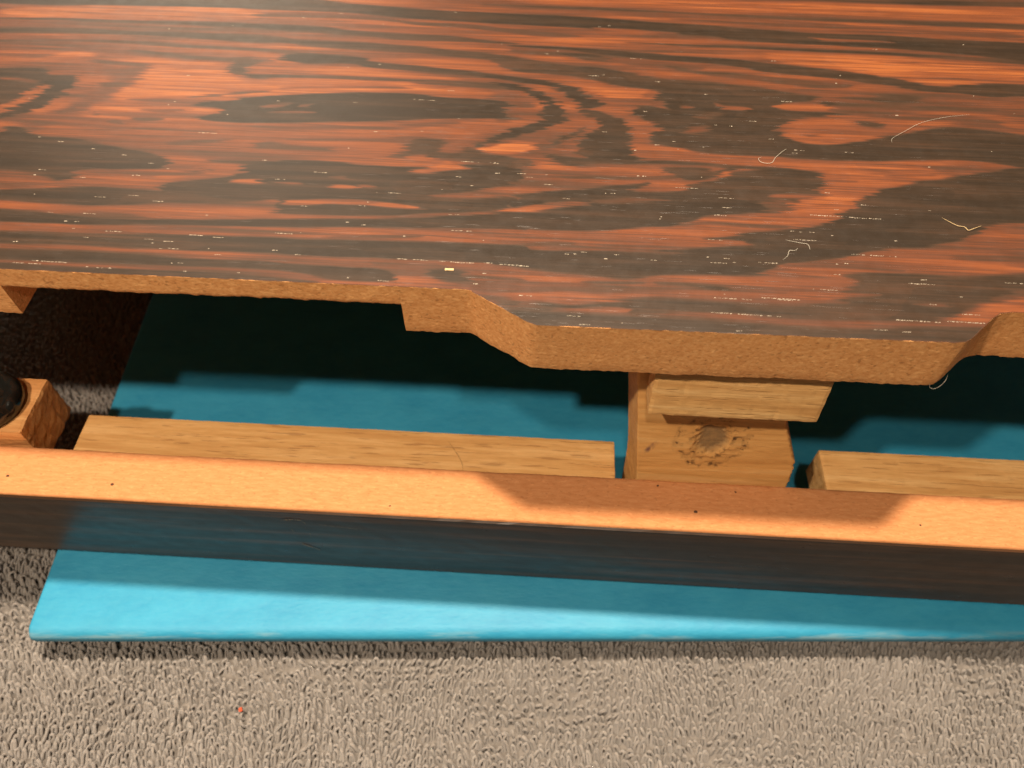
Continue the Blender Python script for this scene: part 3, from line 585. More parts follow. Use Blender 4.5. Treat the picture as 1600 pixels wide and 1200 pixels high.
(0.6,0.4,[45.4,98.3,52.3,98.7,61,98.9,60.9,98.6,52.2,97.7,45.3,97.8]),
(0.5,0.4,[66.8,96.9,70.2,97.1,72.7,97,72.6,96.7,70,96.3,66.7,96.6]),
(0.62,0.5,[41.4,103,48.7,104.6,55.9,105.4,67.7,105.4,67.6,104.9,55.7,104.4,48.6,104,41.4,102.7]),
(0.25,0.4,[46.5,105.3,53.7,106.1,66.5,105.5,66.4,105,53.5,105.1,46.4,105]),
(0.3,0.7,[75.8,109.6,82.8,109.2,90,109.4,89.8,108.8,82.6,108.5,75.7,109.3]),
(0.35,1,[85.3,109.5,89.1,110.4,102.3,110.9,101.1,107.8,88.3,108]),
(0.75,0.5,[72.9,94.7,77.8,95.9,81.7,98,86.9,99.8,99,102,97.5,98,85,94.2,73.5,92.8]),
(0.3,0.4,[80.2,98.5,87.5,101.8,99.3,102.8,98.9,101.8,87.2,100.8,80,97.9]),
]
FLECKS = [(-99.7,97.4,5.5),(-96.3,98.1,6.8),(-91.8,111.5,2.6),(-94.7,109.1,0.8),(-92.6,109.1,1),(-84.8,117.3,2.1),(-79.3,115.9,2.3),(-90.7,129.8,1),(-84.1,127.5,1.1),(-80.2,126,1.1),(-86.9,123.4,1.1),(-85.4,123.5,0.9),(-96.7,122.2,1.2),(-77.2,105.1,1.8),(-73.4,104.7,2),(-85.5,106.8,3.3),(-69,106.7,4),(-65.1,106.4,3),(-83.6,97,2.7),(-71.9,102.8,2.2),(-73.6,102.7,1),(-102.2,102.9,1),(-62.5,101.7,1.2),(-70.6,99,0.9),(-68.8,99.1,1.2),(-38,117,1.7),(-39.4,112.1,0.7),(-36.2,111.5,0.9),(-52.5,108.2,3.3),(-35.3,121.1,0.6),(-32.4,121.2,2.4),(-18.7,132,3.8),(-11.9,131.8,3.2),(-12.6,132,1.6),(-18.5,111,3.8),(-19.3,127,1.6),(-16,124.4,0.7),(-27.9,102.7,6.1),(-20.6,102.5,7.2),(-13.4,102.6,3.6),(-8.5,102.4,4.3),(-30.6,96.9,1.9),(-27.6,108.8,0.5),(-5.5,102.2,2.6),(-4.5,94.8,2.5),(4.3,90.4,2.5),(-1.9,88.3,3.4),(6.5,88.5,1.8),(13,89.3,1.1),(21.2,88.6,1.2),(33.9,88.7,0.9),(25.8,126.3,4.7),(34.3,123.7,3.1),(34.7,120.8,1.8),(18.1,129.5,0.8),(19.2,129.5,0.7),(22.6,128.3,0.8),(2.8,121.6,1.5),(10.8,123.8,2.8),(-1,125.7,1.6),(-6.7,128.8,1.9),(-4.7,127.7,1.3),(-0.8,128.7,0.5),(20.3,151.9,0.9),(17.8,137.9,0.7),(11,143.9,0.9),(43.5,149.7,1.7),(32.5,139.8,1.1),(26.1,141.4,0.8),(39,147.6,0.7),(19.8,105.2,1.6),(3.6,105.8,0.7),(5.3,105.9,0.6),(10.9,106.1,0.7),(13,106.2,0.8),(31,111.4,2.9),(29.9,92.7,12.4),(30.8,96.3,6.8),(39.4,96.8,6.9),(31,105.2,2.9),(35.2,105.5,0.7),(40,105.8,3.6),(51.8,119.6,8.7),(59.8,119.3,6.2),(47.3,114.7,0.7),(48.9,114.6,1),(50.9,114.6,1),(54.9,113.9,0.5),(47.5,112.4,4.4),(57.8,109,8.4),(49,99.5,4.6),(42.2,96.5,2.8),(66.8,102,4.7),(84.5,103.2,6.9),(58,90.4,2.7),(62.9,90.2,1.6),(62.4,92.9,7.8),(73,95,4.5),(71.4,93.1,6.6),(55.9,126.5,1),(62.5,139.9,0.6),(63.9,139.8,0.5),(51.2,139,1.4),(78.9,136,0.6),(62.5,123.2,0.8),(66.8,113.2,0.6),(22,116.7,0.4),(22.3,117.3,0.4),(-32.5,153.3,5.8),(-45.1,151.4,0.9),(-49.4,165.2,0.9),(-28.5,141.7,0.7),(-20.9,146.8,0.6),(3.1,153,0.6),(0.4,175,0.5),(-2.4,173.8,0.7),(12.9,187.4,0.8),(10.5,186.7,0.7),(18.1,173,2.5),(8.1,165.2,2.4),(34.5,159.3,0.6),(51.6,157.6,2.6),(66.9,168.7,0.4),(65.2,165.5,0.6),(99.4,183.8,0.4),(100.7,164.6,0.5),(95.7,162.3,0.5),(-76.8,138.4,4.3),(-106.1,133.5,1.4),(-106.3,124.1,1.7),(-48.9,126.7,3),(-60.5,129.9,1.4),(-56.3,124,2.1),(-49.2,116.2,1.3)]

# ================================================================== TOWEL
TOWEL_Z = -14.6          # backing, mm; loop tips reach about -12
towel = empty('towel', (0, 0, TOWEL_Z * MM), 0, 'grey-beige terry towel with raised loops lying under the blue book', 'towel')
xs = np.linspace(-420, 420, 85); ys = np.linspace(-60, 420, 49)
X, Y = np.meshgrid(xs, ys, indexing='ij')
Z = .6 * vnoise(X / 40, Y / 40, 3)
n = X.size
V = np.stack([X.ravel(), Y.ravel(), Z.ravel()], 1) * MM
fast_mesh('backing', V, grid_faces(85, 49), M_TOWEL_BASE, towel)

def towel_loops():
    spots = []
    for r, y in enumerate(np.arange(10, 76, 1.9)):
        for x in np.arange(-185, 185, 1.72):
            spots.append((x, y))
    for r, y in enumerate(np.arange(76, 225, 2.0)):
        for x in np.arange(-245 if y > 120 else -200, -118, 1.72):
            spots.append((x, y))
    spots = np.array(spots)
    N = len(spots)
    jx = rng.normal(0, .11, N); jy = rng.normal(0, .26, N)
    px = spots[:, 0] + jx + 1.2 * vnoise(spots[:, 0] / 25, spots[:, 1] / 25, 5)
    py = spots[:, 1] + jy + 1.4 * vnoise(spots[:, 0] / 30, spots[:, 1] / 18, 6)
    base = .6 * vnoise(px / 40, py / 40, 3)
    h = np.clip(rng.normal(2.0, .26, N), 1.4, 2.9)
    w = np.clip(rng.normal(.44, .08, N), .25, .7)            # half spread of the loop
    az = rng.normal(0, .34, N) + .35 * vnoise(px / 20, py / 20, 8)
    lean_x = rng.normal(0, .13, N) + .30 * vnoise(px / 14, py / 14, 9)
    lean_y = rng.normal(.62, .20, N) + .35 * vnoise(px / 18, py / 12, 10)
    th = np.clip(rng.normal(.40, .05, N), .28, .52)
    # squeezed flat under the book
    seg, sides = 8, 5
    t = np.linspace(0, math.pi, seg)
    twist = rng.normal(0, .25, N)
    u = -np.cos(t)[None, :] * w[:, None] * (1 + .25 * np.sin(t)[None, :])
    up = (np.sin(t)[None, :] ** .75) * h[:, None]
    side = np.sin(2 * t)[None, :] * twist[:, None]
    ca, sa = np.cos(az)[:, None], np.sin(az)[:, None]
    cx = px[:, None] + u * ca - side * sa + lean_x[:, None] * up
    cy = py[:, None] + u * sa + side * ca + lean_y[:, None] * up
    cz = base[:, None] + up - .15
    C = np.stack([cx, cy, cz], 2)
    T = np.gradient(C, axis=1)
    T /= np.linalg.norm(T, axis=2, keepdims=True) + 1e-9
    A_ = np.stack([-sa + 0 * cx, ca + 0 * cx, 0 * cx], 2)
    A_ = A_ - T * (A_ * T).sum(2, keepdims=True)
    A_ /= np.linalg.norm(A_, axis=2, keepdims=True) + 1e-9
    B_ = np.cross(T, A_)
    k = np.arange(sides) * 2 * math.pi / sides
    rad = th[:, None, None, None] * (1 + .12 * np.sin(t * 5)[None, :, None, None])
    ring = C[:, :, None, :] + rad * (A_[:, :, None, :] * np.cos(k)[None, None, :, None] + B_[:, :, None, :] * np.sin(k)[None, None, :, None])
    V = ring.reshape(-1, 3) * MM
    i = np.arange(seg - 1)[:, None] * sides
    kk = np.arange(sides)[None, :]
    k2 = (kk + 1) % sides
    q = np.stack([i + kk, i + k2, i + sides + k2, i + sides + kk], 2).reshape(-1, 4)
    Q = (q[None] + (np.arange(N) * seg * sides)[:, None, None]).reshape(-1, 4)
    o = fast_mesh('terry_loops', V, Q, M_YARN, towel)
    o['kind'] = 'stuff'
    tint = np.repeat(np.clip(rng.normal(.5, .22, N), 0, 1), seg * sides).astype(np.float32)
    a = o.data.attributes.new('tint', 'FLOAT', 'POINT')
    a.data.foreach_set('value', tint)
towel_loops()

# ================================================================== BLUE BOOK
book = empty('book', (0, 0, -13.2 * MM), 0, 'bright blue book lying on the towel beneath the wooden frame', 'book')
def book_cover():
    x0, x1 = -126.5, 240.0
    y0, y1 = 64.2, 250.0            # spine at y0
    H_, T_ = 13.2, 2.4              # thickness of the book, of the boards
    sec = []
    # outer contour from back of the top board round the spine to the back of the lower board
    for y in np.linspace(y1, 74, 24): sec.append((y, H_))
    for a in np.linspace(90, 180, 14):
        sec.append((y0 + 3.2 + 3.2 * math.cos(math.radians(a)), H_ - 2.9 + 2.9 * math.sin(math.radians(a))))
    for (y, z) in ((y0 + .15, 8.6), (y0 + .8, 6.6), (y0 + 1.9, 4.6), (y0 + 3.4, 2.6), (y0 + 5.4, .9), (y0 + 8.0, .1)):
        sec.append((y, z))
    for y in np.linspace(74, y1, 24): sec.append((y, 0.0))
    # inner contour back again
    for y in np.linspace(y1, 74, 12): sec.append((y, T_))
    sec.append((70.5, 3.2)); sec.append((68.2, 6.6)); sec.append((70.5, 10.0))
    for y in np.linspace(74, y1, 12): sec.append((y, H_ - T_))
    sec = np.array(sec); m = len(sec)
    ux = np.concatenate([[x0 + .0, x0 + .25, x0 + .8], np.linspace(x0 + 3, x1, 90)])
    V = []
    for i, x in enumerate(ux):
        for (y, z) in sec:
            ins = (.35, .1, 0)[i] if i < 3 else 0
            cy, cz = (y - 160) , (z - 6.6)
            zz = z - ins * (1 if z > 10.9 else (-1 if z < 2.2 else 0)) * .6
            wob = .10 * float(vnoise(np.array(x / 30), np.array(y / 24), 21)) if z > 10.9 else 0
            V.append((x, y + (ins if y < 66 else 0), zz + wob))
    V = np.array(V) * MM
    Q = []
    for i in range(len(ux) - 1):
        for k in range(m):
            k2 = (k + 1) % m
            Q.append((i * m + k, i * m + k2, (i + 1) * m + k2, (i + 1) * m + k))
    o = fast_mesh('cover', V, np.array(Q)[:, ::-1], M_BOOK, book)
    # end caps as quads between outer and inner contour
    bm = bmesh.new(); bm.from_mesh(o.data); bm.verts.ensure_lookup_table()
    for i in (0, len(ux) - 1):
        loop = [bm.verts[i * m + k] for k in range(m)]
        f = bm.faces.new(loop if i == 0 else loop[::-1])
    bmesh.ops.triangulate(bm, faces=[f for f in bm.faces if len(f.verts) > 4])
    bmesh.ops.recalc_face_normals(bm, faces=bm.faces)
    bm.to_mesh(o.data); bm.free()
    return o
book_cover()
rough_box('page_block', (-122.5, 72.5, 2.5), (236, 246, 10.7), M_PAGES, book, step=6, jit=.02, bevel=.1, seed=4)

# ================================================================== LOWER FRAME
ROT = math.radians(-3.43)
frame = empty('wooden_frame', (0, 0, 0), ROT, 'dark-fronted wooden frame with raw orange top edge standing on the blue book', 'frame')
XL, XR = -210.0, 190.0

def front_rail():
    xs = np.arange(XL, XR + .1, 1.0)
    sec = [(90.2, 9.9)]
    sec += [(90.2, z) for z in np.linspace(12, 39.5, 9)]
    sec += [(89.95, 39.9)]
    sec += [(y, 40.0) for y in np.linspace(89.3, 78.6, 12)]
    sec += [(77.95, 39.95), (77.55, 39.6)]
    sec += [(77.5, z) for z in np.linspace(38, 12, 5)] + [(77.5, 9.9)]
    m = len(sec)
    V = np.zeros((len(xs), m, 3))
    for k, (y, z) in enumerate(sec):
        V[:, k, 0] = xs
        V[:, k, 1] = y + (.09 * vnoise(xs / 1.6, np.full_like(xs, k * 1.3), 31) + .12 * vnoise(xs / 9, np.full_like(xs, 2.2), 32)) * (1 if y > 80 else .3)
        V[:, k, 2] = z + .05 * vnoise(xs / 2.2, np.full_like(xs, k * .9), 33)
    n = len(xs)
    Q = []
    for i in range(n - 1):
        for k in range(m):
            k2 = (k + 1) % m
            Q.append((i * m + k, (i + 1) * m + k, (i + 1) * m + k2, i * m + k2))
    V = V.reshape(-1, 3) * MM
    o = fast_mesh('front_rail', V, np.array(Q)[:, ::-1], M_RAIL, frame)
    bm = bmesh.new(); bm.from_mesh(o.data); bm.verts.ensure_lookup_table()
    for i in (0, n - 1):
        bm.faces.new([bm.verts[i * m + k] for k in range(m)])
    bmesh.ops.recalc_face_normals(bm, faces=bm.faces)
    bm.to_mesh(o.data); bm.free()
    return o
rail = front_rail()
rough_box('veneer_face', (XL, 76.8, 9.6), (XR, 77.49, 39.45), M_RAILV, frame, step=3, jit=.02, bevel=.04, seed=8)
rough_box('batten', (-118.5, 90.4, 19.5), (20.2, 106.0, 31.0), M_OAK, frame, step=1.0, jit=.05, bevel=.3, seed=12)
rough_box('batten', (72.2, 90.4, 20.0), (188, 106.6, 31.0), M_OAK_WARM, frame, step=1.0, jit=.05, bevel=.3, seed=13)

def post():
    """support post: face leans back, left arris straight, right side broken away, drilled dimple in the face"""
    nx, nz = 100, 150
    z0, z1 = 0.3, 83.9
    def left(z): return np.interp(z, [0, 38, 57.5, 71.7, 84], [25.6, 24.4, 22.2, 20.4, 19.6])
    def right(z): return np.interp(z, [0, 30, 38, 46.2, 52, 59.8, 71, 84], [57.5, 58.8, 60.0, 59.6, 57.2, 54.2, 51.5, 50.0])
    def face_y(z): return 90.8 + (z - 35) * (99 - 90.8) / (84 - 35)
    zs = np.linspace(z0, z1, nz); u = np.linspace(0, 1, nx)
    U, Zg = np.meshgrid(u, zs, indexing='ij')
    R_ = right(Zg) + .25 * vnoise(Zg / 1.3, Zg * 0 + 3, 41) + .2 * vnoise(Zg / .5, Zg * 0 + 8, 42)
    L_ = left(Zg) + .05 * vnoise(Zg / .8, Zg * 0 + 5, 43)
    Xg = L_ + (R_ - L_) * U
    Yg = np.maximum(face_y(Zg), 90.45) + .05 * vnoise(Xg / 3, Zg / .8, 44)
    # dimple and ring round (38.9, 52.6)
    dx = (Xg - 39.4); dz = (Zg - 53.2) * 0.92
    rr = np.hypot(dx, dz) + .8 * vnoise(Xg / 2.1, Zg / 2.1, 45) + .4 * vnoise(Xg / .8, Zg / .8, 40)
    dimple = np.clip((4.7 - rr) / 2.2, 0, 1)
    dimple = dimple * dimple * (3 - 2 * dimple)
    ring = np.exp(-((rr - 8.0) / .55) ** 2) * np.clip(.75 + .8 * vnoise(Xg / 1.7, Zg / 1.7, 46), 0, 1) * (dz < 4)
    crumb = np.clip((8.3 - rr) / 1.5, 0, 1) * np.clip((rr - 3.2) / .8, 0, 1) * np.clip(.35 + .9 * vnoise(Xg / 2.0, Zg / .9, 47), 0, 1)
    lip = np.exp(-((rr - 4.9) / .35) ** 2)
    Yg = Yg + 1.0 * dimple + .12 * crumb - .14 * lip * (.5 + .5 * vnoise(Xg / .9, Zg / .9, 48)) + .10 * ring
    # little bruise at the left
    b = np.hypot((Xg - 26.2 - .5 * (Zg - 49.5)) / 1.1, (Zg - 49.5) / 2.2)
    bru = np.clip((1.0 - b) / .5, 0, 1) * np.clip(.55 + vnoise(Xg / .6, Zg / .6, 49), 0, 1)
    # arrises
    arris = np.minimum(U, 1 - U) * 35
    Yg = Yg + .3 * np.clip(1 - arris / .35, 0, 1)
    front = np.stack([Xg, Yg, Zg], 2)
    depth = 11.0
    # back sheet and sides share the rim of the front
    V = [front.reshape(-1, 3)]
    Q = [grid_faces(nx, nz)]
    back = front.copy(); back[:, :, 1] = np.maximum(face_y(Zg), 90.45) + depth
    back[:, :, 0] -= 1.7 * (1 - U)
    V.append(back.reshape(-1, 3))
    nF = nx * nz
    Q.append(grid_faces(nx, nz, True, nF))
    a = np.arange(nz - 1)
    Q.append(np.stack([a, a + 1, nF + a + 1, nF + a], 1))
    e = (nx - 1) * nz
    Q.append(np.stack([e + a + 1, e + a, nF + e + a, nF + e + a + 1], 1))
    c = np.arange(nx - 1) * nz
    Q.append(np.stack([c + nz, c, nF + c, nF + c + nz], 1))
    t = c + nz - 1
    Q.append(np.stack([t, t + nz, nF + t + nz, nF + t], 1))
    o = fast_mesh('post', np.concatenate(V) * MM, np.concatenate(Q), M_POST, frame, smooth=False)
    o['label'] = 'upright wooden post with a shallow drilled dimple and dark crumbly ring'
    ca = o.data.attributes.new('knot', 'FLOAT_COLOR', 'POINT')
    C4 = np.zeros((2 * nF, 4), np.float32); C4[:, 3] = 1
    C4[:nF, 0] = dimple.ravel(); C4[:nF, 1] = np.clip(ring + .8 * crumb + .4 * lip, 0, 1).ravel(); C4[:nF, 2] = bru.ravel()
    ca.data.foreach_set('color', C4.ravel())
post()

def corner(p):
    x, y, z = p
    if x > -126:                                            # ragged sawn end
        x += .2 * float(vnoise(np.array(y * .8), np.array(z * .8), 51)) + .08 * float(vnoise(np.array(y * 2.1), np.array(z * 2.1), 52))
    return (x, y, z)
rough_box('corner_block', (-175, 91.5, 30.0), (-123.8, 107.8, 44.0), M_CORNER, frame, step=1.0, jit=.07, bevel=.4, seed=15, deform=corner)
rough_box('leg', (-172, 92.5, -13.0), (-136, 104.5, 29.98), M_CORNER, frame, step=2.0, jit=.05, bevel=.4, seed=16)
rough_box('unseen_back_rail', (XL, 236.0, -12.5), (XR, 248.5, 83.9), M_EDGE, frame, step=6.0, jit=.05, bevel=.4, seed=17)  # unseen; added to stop light leaking in under the panel, also carries it

def knob():
    """squat black rubber knob with a rolled rim and dished, lumpy top"""
    prof = [(0, 2.3), (2.2, 2.1), (3.8, 1.9), (4.8, 2.3), (5.7, 3.4), (6.5, 4.1), (7.2, 4.2), (7.9, 3.7), (8.4, 2.6), (8.5, 1.4), (8.2, .5), (7.7, 0)]
    ns = 72
    V, Q = [], []
    for k in range(ns):
        a = 2 * math.pi * k / ns
        for i, (r, z) in enumerate(prof):
            lump = .45 * (.5 if i % 2 else 1) * math.cos(a * 9) * (r / 9) ** 2 * (1 if 3 < i < 9 else 0) + .35 * float(vnoise(np.array(r * math.cos(a) * .7 + 9), np.array(r * math.sin(a) * .7 + 4), 61))
            V.append((r * math.cos(a) * MM, r * math.sin(a) * MM, (z + lump * (1 if 0 < i < 10 else 0)) * MM))
    m = len(prof)
    for k in range(ns):
        k2 = (k + 1) % ns
        for i in range(m - 1):
            Q.append((k * m + i, k * m + i + 1, k2 * m + i + 1, k2 * m + i))
    o = fast_mesh('knob', V, Q, M_KNOB, frame)
    o.location = (-134.3 * MM, 98.8 * MM, 44.0 * MM)
    o['label'] = 'shiny black rubber knob with a rolled rim on the corner block'
    return o
knob()

def scuff_on_veneer():
    # whitish rubbed outline on the dark front face (a few thin raised smears)
    V, Q = [], []
    lines = [[(-58.8, 35.5), (-56.2, 36.1), (-53.8, 35.7), (-53.4, 33.2)], [(-53.8, 32.0), (-53.4, 29.5), (-53.6, 27.0)], [(-56.8, 22.6), (-54.6, 20.8), (-52.6, 19.2)], [(-57.6, 31.0), (-57.2, 29.0)], [(-50, 34.2), (-46, 33.6), (-40, 32.6)]]
    for L in lines:
        pts = smooth_line([(x, 0, z) for x, z in L], 8)
        for i in range(len(pts) - 1):
            if random.random() < .25: continue
            p, q = pts[i], pts[i + 1]
            h = random.uniform(.12, .34) if L[0][0] != -50 else .05
            b = len(V)
            for (s_, zz) in ((p, -h), (q, -h), (q, h), (p, h)):
                V.append(((s_.x + random.uniform(-.1, .1)) * MM, 76.66 * MM, (s_.z + zz) * MM))
            Q.append((b, b + 1, b + 2, b + 3))
    return mesh_object('scuff', V, Q, M_SCUFF, frame)
M_SCUFF = simple('rubbed_scuff', (.20, .16, .12), .9, .2, .3, 1500)
scuff_on_veneer()

# dark crumbs stuck on the raw rail
def crumb(parent, x, y, z, r, seed):
    bm = bmesh.new()
    bmesh.ops.create_icosphere(bm, subdivisions=2, radius=1)
    for v in bm.verts:
        v.co *= 1 + .3 * float(vnoise(np.array(v.co.x * 2 + seed), np.array(v.co.y * 2 + v.co.z), 71))
        v.co = Vector((v.co.x * r * 1.3, v.co.y * r, v.co.z * r * .5)) * MM
    me = bpy.data.meshes.new('crumb'); bm.to_mesh(me); bm.free(); me.materials.append(M_CRUMB)
    o = bpy.data.objects.new('crumb', me); col.objects.link(o); o.parent = parent
    o.location = (x * MM, y * MM, z * MM)
for i, (x, y, r) in enumerate([(37.3, 82.3, .36), (-124.6, 82.0, .28), (-99.1, 81.3, .30), (29.0, 88.6, .22), (47, 88.0, .22), (-33, 79.6, .18), (88, 82.0, .2)]):
    crumb(frame, x, y, 40.05, r, i * 3.1)

# ================================================================== UPPER PANEL
panel = empty('rosewood_panel', (0, 0, 84 * MM), ROT, 'thick striped rosewood panel with a stepped raw front edge raised above the frame', 'panel')
ZB, ZT = 0.0, 12.74         # core board, panel-local mm (world z = +84)
PX0, PX1, PYB = -215.0, 175.0, 330.0
edge_x = [PX0, -14.2, -13.2, -12.3, -2.9, -1.9, -.8, 71.6, 73.4, 74.6, 79.8, 81.4, 83.6, PX1]
edge_y = [95.6, 95.6, 95.35, 94.7, 88.7, 88.15, 87.9, 88.2, 88.5, 89.3, 94.4, 95.5, 96.0, 96.0]
def edge(x): return np.interp(x, edge_x, edge_y)
RAB0, RAB1, ZRAB = -103.8, -26.6, 7.7

def core_board():
    xs = list(np.arange(PX0, PX1 + .01, .5))
    cols = []
    for x in xs:
        if abs(x - RAB0) < .24 or abs(x - RAB1) < .24: continue
        cols.append((x, ZRAB if RAB0 < x < RAB1 else ZB))
    cols += [(RAB0, ZB), (RAB0 + .002, ZRAB), (RAB1 - .002, ZRAB), (RAB1, ZB)]
    cols.sort()
    x = np.array([c[0] for c in cols]); zb = np.array([c[1] for c in cols])
    yf = edge(x)
    nr = 12
    rows = []
    rows.append((x, 0 * x + PYB, 0 * x + ZB))
    rows.append((x, yf + 24, 0 * x + ZB))
    rows.append((x, yf + 24, zb))
    zrag = .16 * vnoise(x / .8, x * 0 + 1, 81) + .14 * vnoise(x / 3, x * 0 + 4, 82) + .12 * np.abs(vnoise(x / .35, x * 0 + 2, 83))
    rows.append((x, yf + .35, zb + zrag * .8))
    for k in range(nr):
        t = k / (nr - 1)
        z = (zb + zrag) + (ZT - zb - zrag) * t
        fuzz = .02 * vnoise(x / .9, z / .9, 84) + .012 * vnoise(x / .5, z / .5, 85) + .05 * vnoise(x / 5, z / 3, 86)
        roll = .25 * max(0, 1 - t * 8)
        rows.append((x, yf + fuzz + roll, z))
    rows.append((x, 0 * x + PYB, 0 * x + ZT))
    R_ = np.stack([np.stack(r, 1) for r in rows], 1)      # cols, rows, 3
    n, m = R_.shape[:2]
    V = R_.reshape(-1, 3) * MM
    i, k = np.meshgrid(np.arange(n - 1), np.arange(m), indexing='ij')
    k2 = (k + 1) % m
    Q = np.stack([i * m + k, (i + 1) * m + k, (i + 1) * m + k2, i * m + k2], 2).reshape(-1, 4)
    return fast_mesh('core_board', V, Q, M_EDGE, panel, smooth=False)
core_board()

def chaikin(P, it=2):
    for _ in range(it):
        N_ = np.roll(P, -1, axis=0)
        P = np.stack([P * .75 + N_ * .25, P * .25 + N_ * .75], 1).reshape(-1, 2)
    return P

def poly_sdf(px, py, P):
    """negative inside"""
    d = np.full(px.shape, 1e9); ins = np.zeros(px.shape, bool)
    Q = np.roll(P, -1, axis=0)
    for (ax, ay), (bx, by) in zip(P, Q):
        ex, ey = bx - ax, by - ay
        wx, wy = px - ax, py - ay
        t = np.clip((wx * ex + wy * ey) / (ex * ex + ey * ey + 1e-9), 0, 1)
        d = np.minimum(d, (wx - ex * t) ** 2 + (wy - ey * t) ** 2)
        cond = ((ay > py) != (by > py))
        if ey != 0:
            ins ^= cond & (px < ex * (py - ay) / ey + ax)
    d = np.sqrt(d)
    return np.where(ins, -d, d)

def figure_tone(X, Y):
    # fibres drag every outline along the grain; the grain itself wanders
    wx = X + 1.0 * vnoise(X / 11, Y / .62, 91) + 1.5 * vnoise(X / 8, Y / .3, 92) + .7 * vnoise(X / 20, Y / 1.7, 89)
    wy = Y + .16 * vnoise(X / 13, Y / 5, 93) + .10 * vnoise(X / 4, Y / 1.3, 94)
    tone = .52 + .16 * np.clip((Y - 100) / 60, 0, 1)  # base tone darkens toward the front: light falloff painted into the colour
    tone = tone + .24 * vnoise(X / 30, Y / 1.9, 95) + .16 * vnoise(X / 16, Y / .7, 96)
    # outside the part seen in the picture: plain wandering stripes
    far = vnoise(X / 90 + 3, Y / 5.5, 97) + .5 * vnoise(X / 50, Y / 2.4, 98)
    out = np.clip((Y - 203) / 6, 0, 1) + np.clip((-Y * .0 + X - 132) / 12, 0, 1) + np.clip((-152 - X) / 10, 0, 1)
    out = np.clip(out, 0, 1)
    for val, soft, flat in FIGURE:
        soft = soft * 1.05
        P = np.array(flat, float).reshape(-1, 2)
        P = chaikin(P, 2)
        halo = soft * 3.2 + .5 if val < .3 else soft * 1.5
        lo = P.min(0) - halo - .2; hi = P.max(0) + halo + .2
        m = (wx > lo[0]) & (wx < hi[0]) & (wy > lo[1]) & (wy < hi[1])
        if not m.any(): continue
        s_ = poly_sdf(wx[m], wy[m], P)
        a = np.clip(.5 - s_ / (2 * soft), 0, 1)
        a = a * a * (3 - 2 * a)
        if val < .3:            # brown fringe where the dark heart fades into the orange
            hz = np.clip(.5 - (s_ - .25 * halo) / (1.5 * halo), 0, 1) * np.clip(.42 + .5 * vnoise(X[m] / 12, Y[m] / .9, 88), 0, .65)
            tone[m] = tone[m] * (1 - hz) + np.minimum(tone[m], .36) * hz
        v = val + .07 * vnoise(X[m] / 20, Y[m] / 1.2, 99) + .05 * (vnoise(X[m] / 25, Y[m] / 4, 87) > .35)
        if val > .3: v = v + .14 * vnoise(X[m] / 22, Y[m] / .8, 90)
        tone[m] = tone[m] * (1 - a) + v * a
    st = np.clip(.5 + 1.1 * far, 0, 1)
    tone = tone * (1 - out) + st * out
    return np.clip(tone, 0, 1)

def veneer():
    nx, ny = 1180, 540
    x = np.linspace(PX0, PX1, nx)
    t = np.linspace(0, 1, ny)
    yf = edge(x) + .06 * vnoise(x / .9, x * 0 + 3, 87)
    # fine rows over the part in view, a few coarse ones behind it
    s_ = np.where(t < .93, t / .93 * (212 - 88), (212 - 88) + (t - .93) / .07 * (PYB - 212))
    Y = yf[:, None] + s_[None, :] / (PYB - 88) * (PYB - yf[:, None])
    X = np.repeat(x[:, None], ny, 1)
    Z = np.full(X.shape, 12.8)
    X3, Y3, Z3 = X, Y, Z
    V = np.stack([X3.ravel(), Y3.ravel(), Z3.ravel()], 1) * MM
    o = fast_mesh('veneer', V, grid_faces(nx, ny), M_VENEER, panel)
    tone = figure_tone(X3, Y3)
    tone[:, 0] = .35
    a = o.data.attributes.new('figure', 'FLOAT', 'POINT')
    a.data.foreach_set('value', tone.ravel().astype(np.float32))
    o['label'] = 'glossy veneer with wavy dark and orange rosewood stripes'
veneer()

# block glued under the tab of the panel
def cant(p):
    x, y, z = p
    y += z * .17 * (1 - (y - 90.6) / 7.0)      # sawn face leans outwards at the foot
    if x > 45: x -= .25 * z * .0
    return (x, y, z)
rough_box('batten', (22.4, 91.4, -15.4), (57.0, 96.2, -.02), M_OAK_WARM, panel, step=.9, jit=.07, bevel=.3, seed=18, deform=cant)

def flecks():
    V, Q = [], []
    L = list(FLECKS)
    for _ in range(110):
        y = 97 + 95 * random.random() ** 1.7
        L.append((random.uniform(-150, 125), y, random.uniform(.2, 1.6) * (1.6 if random.random() < .2 else .8)))
    for (x, y, ln) in L:
        if y < float(edge(np.array(x))) + .4: continue
        # each streak is a broken row of tiny pale grains
        p = x
        while p < x + ln:
            seg = min(random.uniform(.15, .9), max(.25, x + ln - p))
            h = random.uniform(.025, .09) * (1.3 if ln < 1.2 else 1)
            if random.random() < .82:
                b = len(V)
                yy = y + random.uniform(-.05, .05) + (p - x) * -.02
                c = [(p, yy - h * .6), (p + seg * .3, yy - h), (p + seg, yy - h * .3), (p + seg * .8, yy + h * .9), (p + seg * .2, yy + h)]
                cen = (p + seg * .45, yy)
                for (a_, b_) in c: V.append((a_ * MM, b_ * MM, 12.805 * MM))
                V.append((cen[0] * MM, cen[1] * MM, (12.81 + h * .5) * MM))
                for k in range(5): Q.append((b + k, b + (k + 1) % 5, b + 5))
            p += seg + random.uniform(0, .15)
    o = mesh_object('dust_flecks', V, Q, M_FLECK, panel)
    o['kind'] = 'stuff'
flecks()

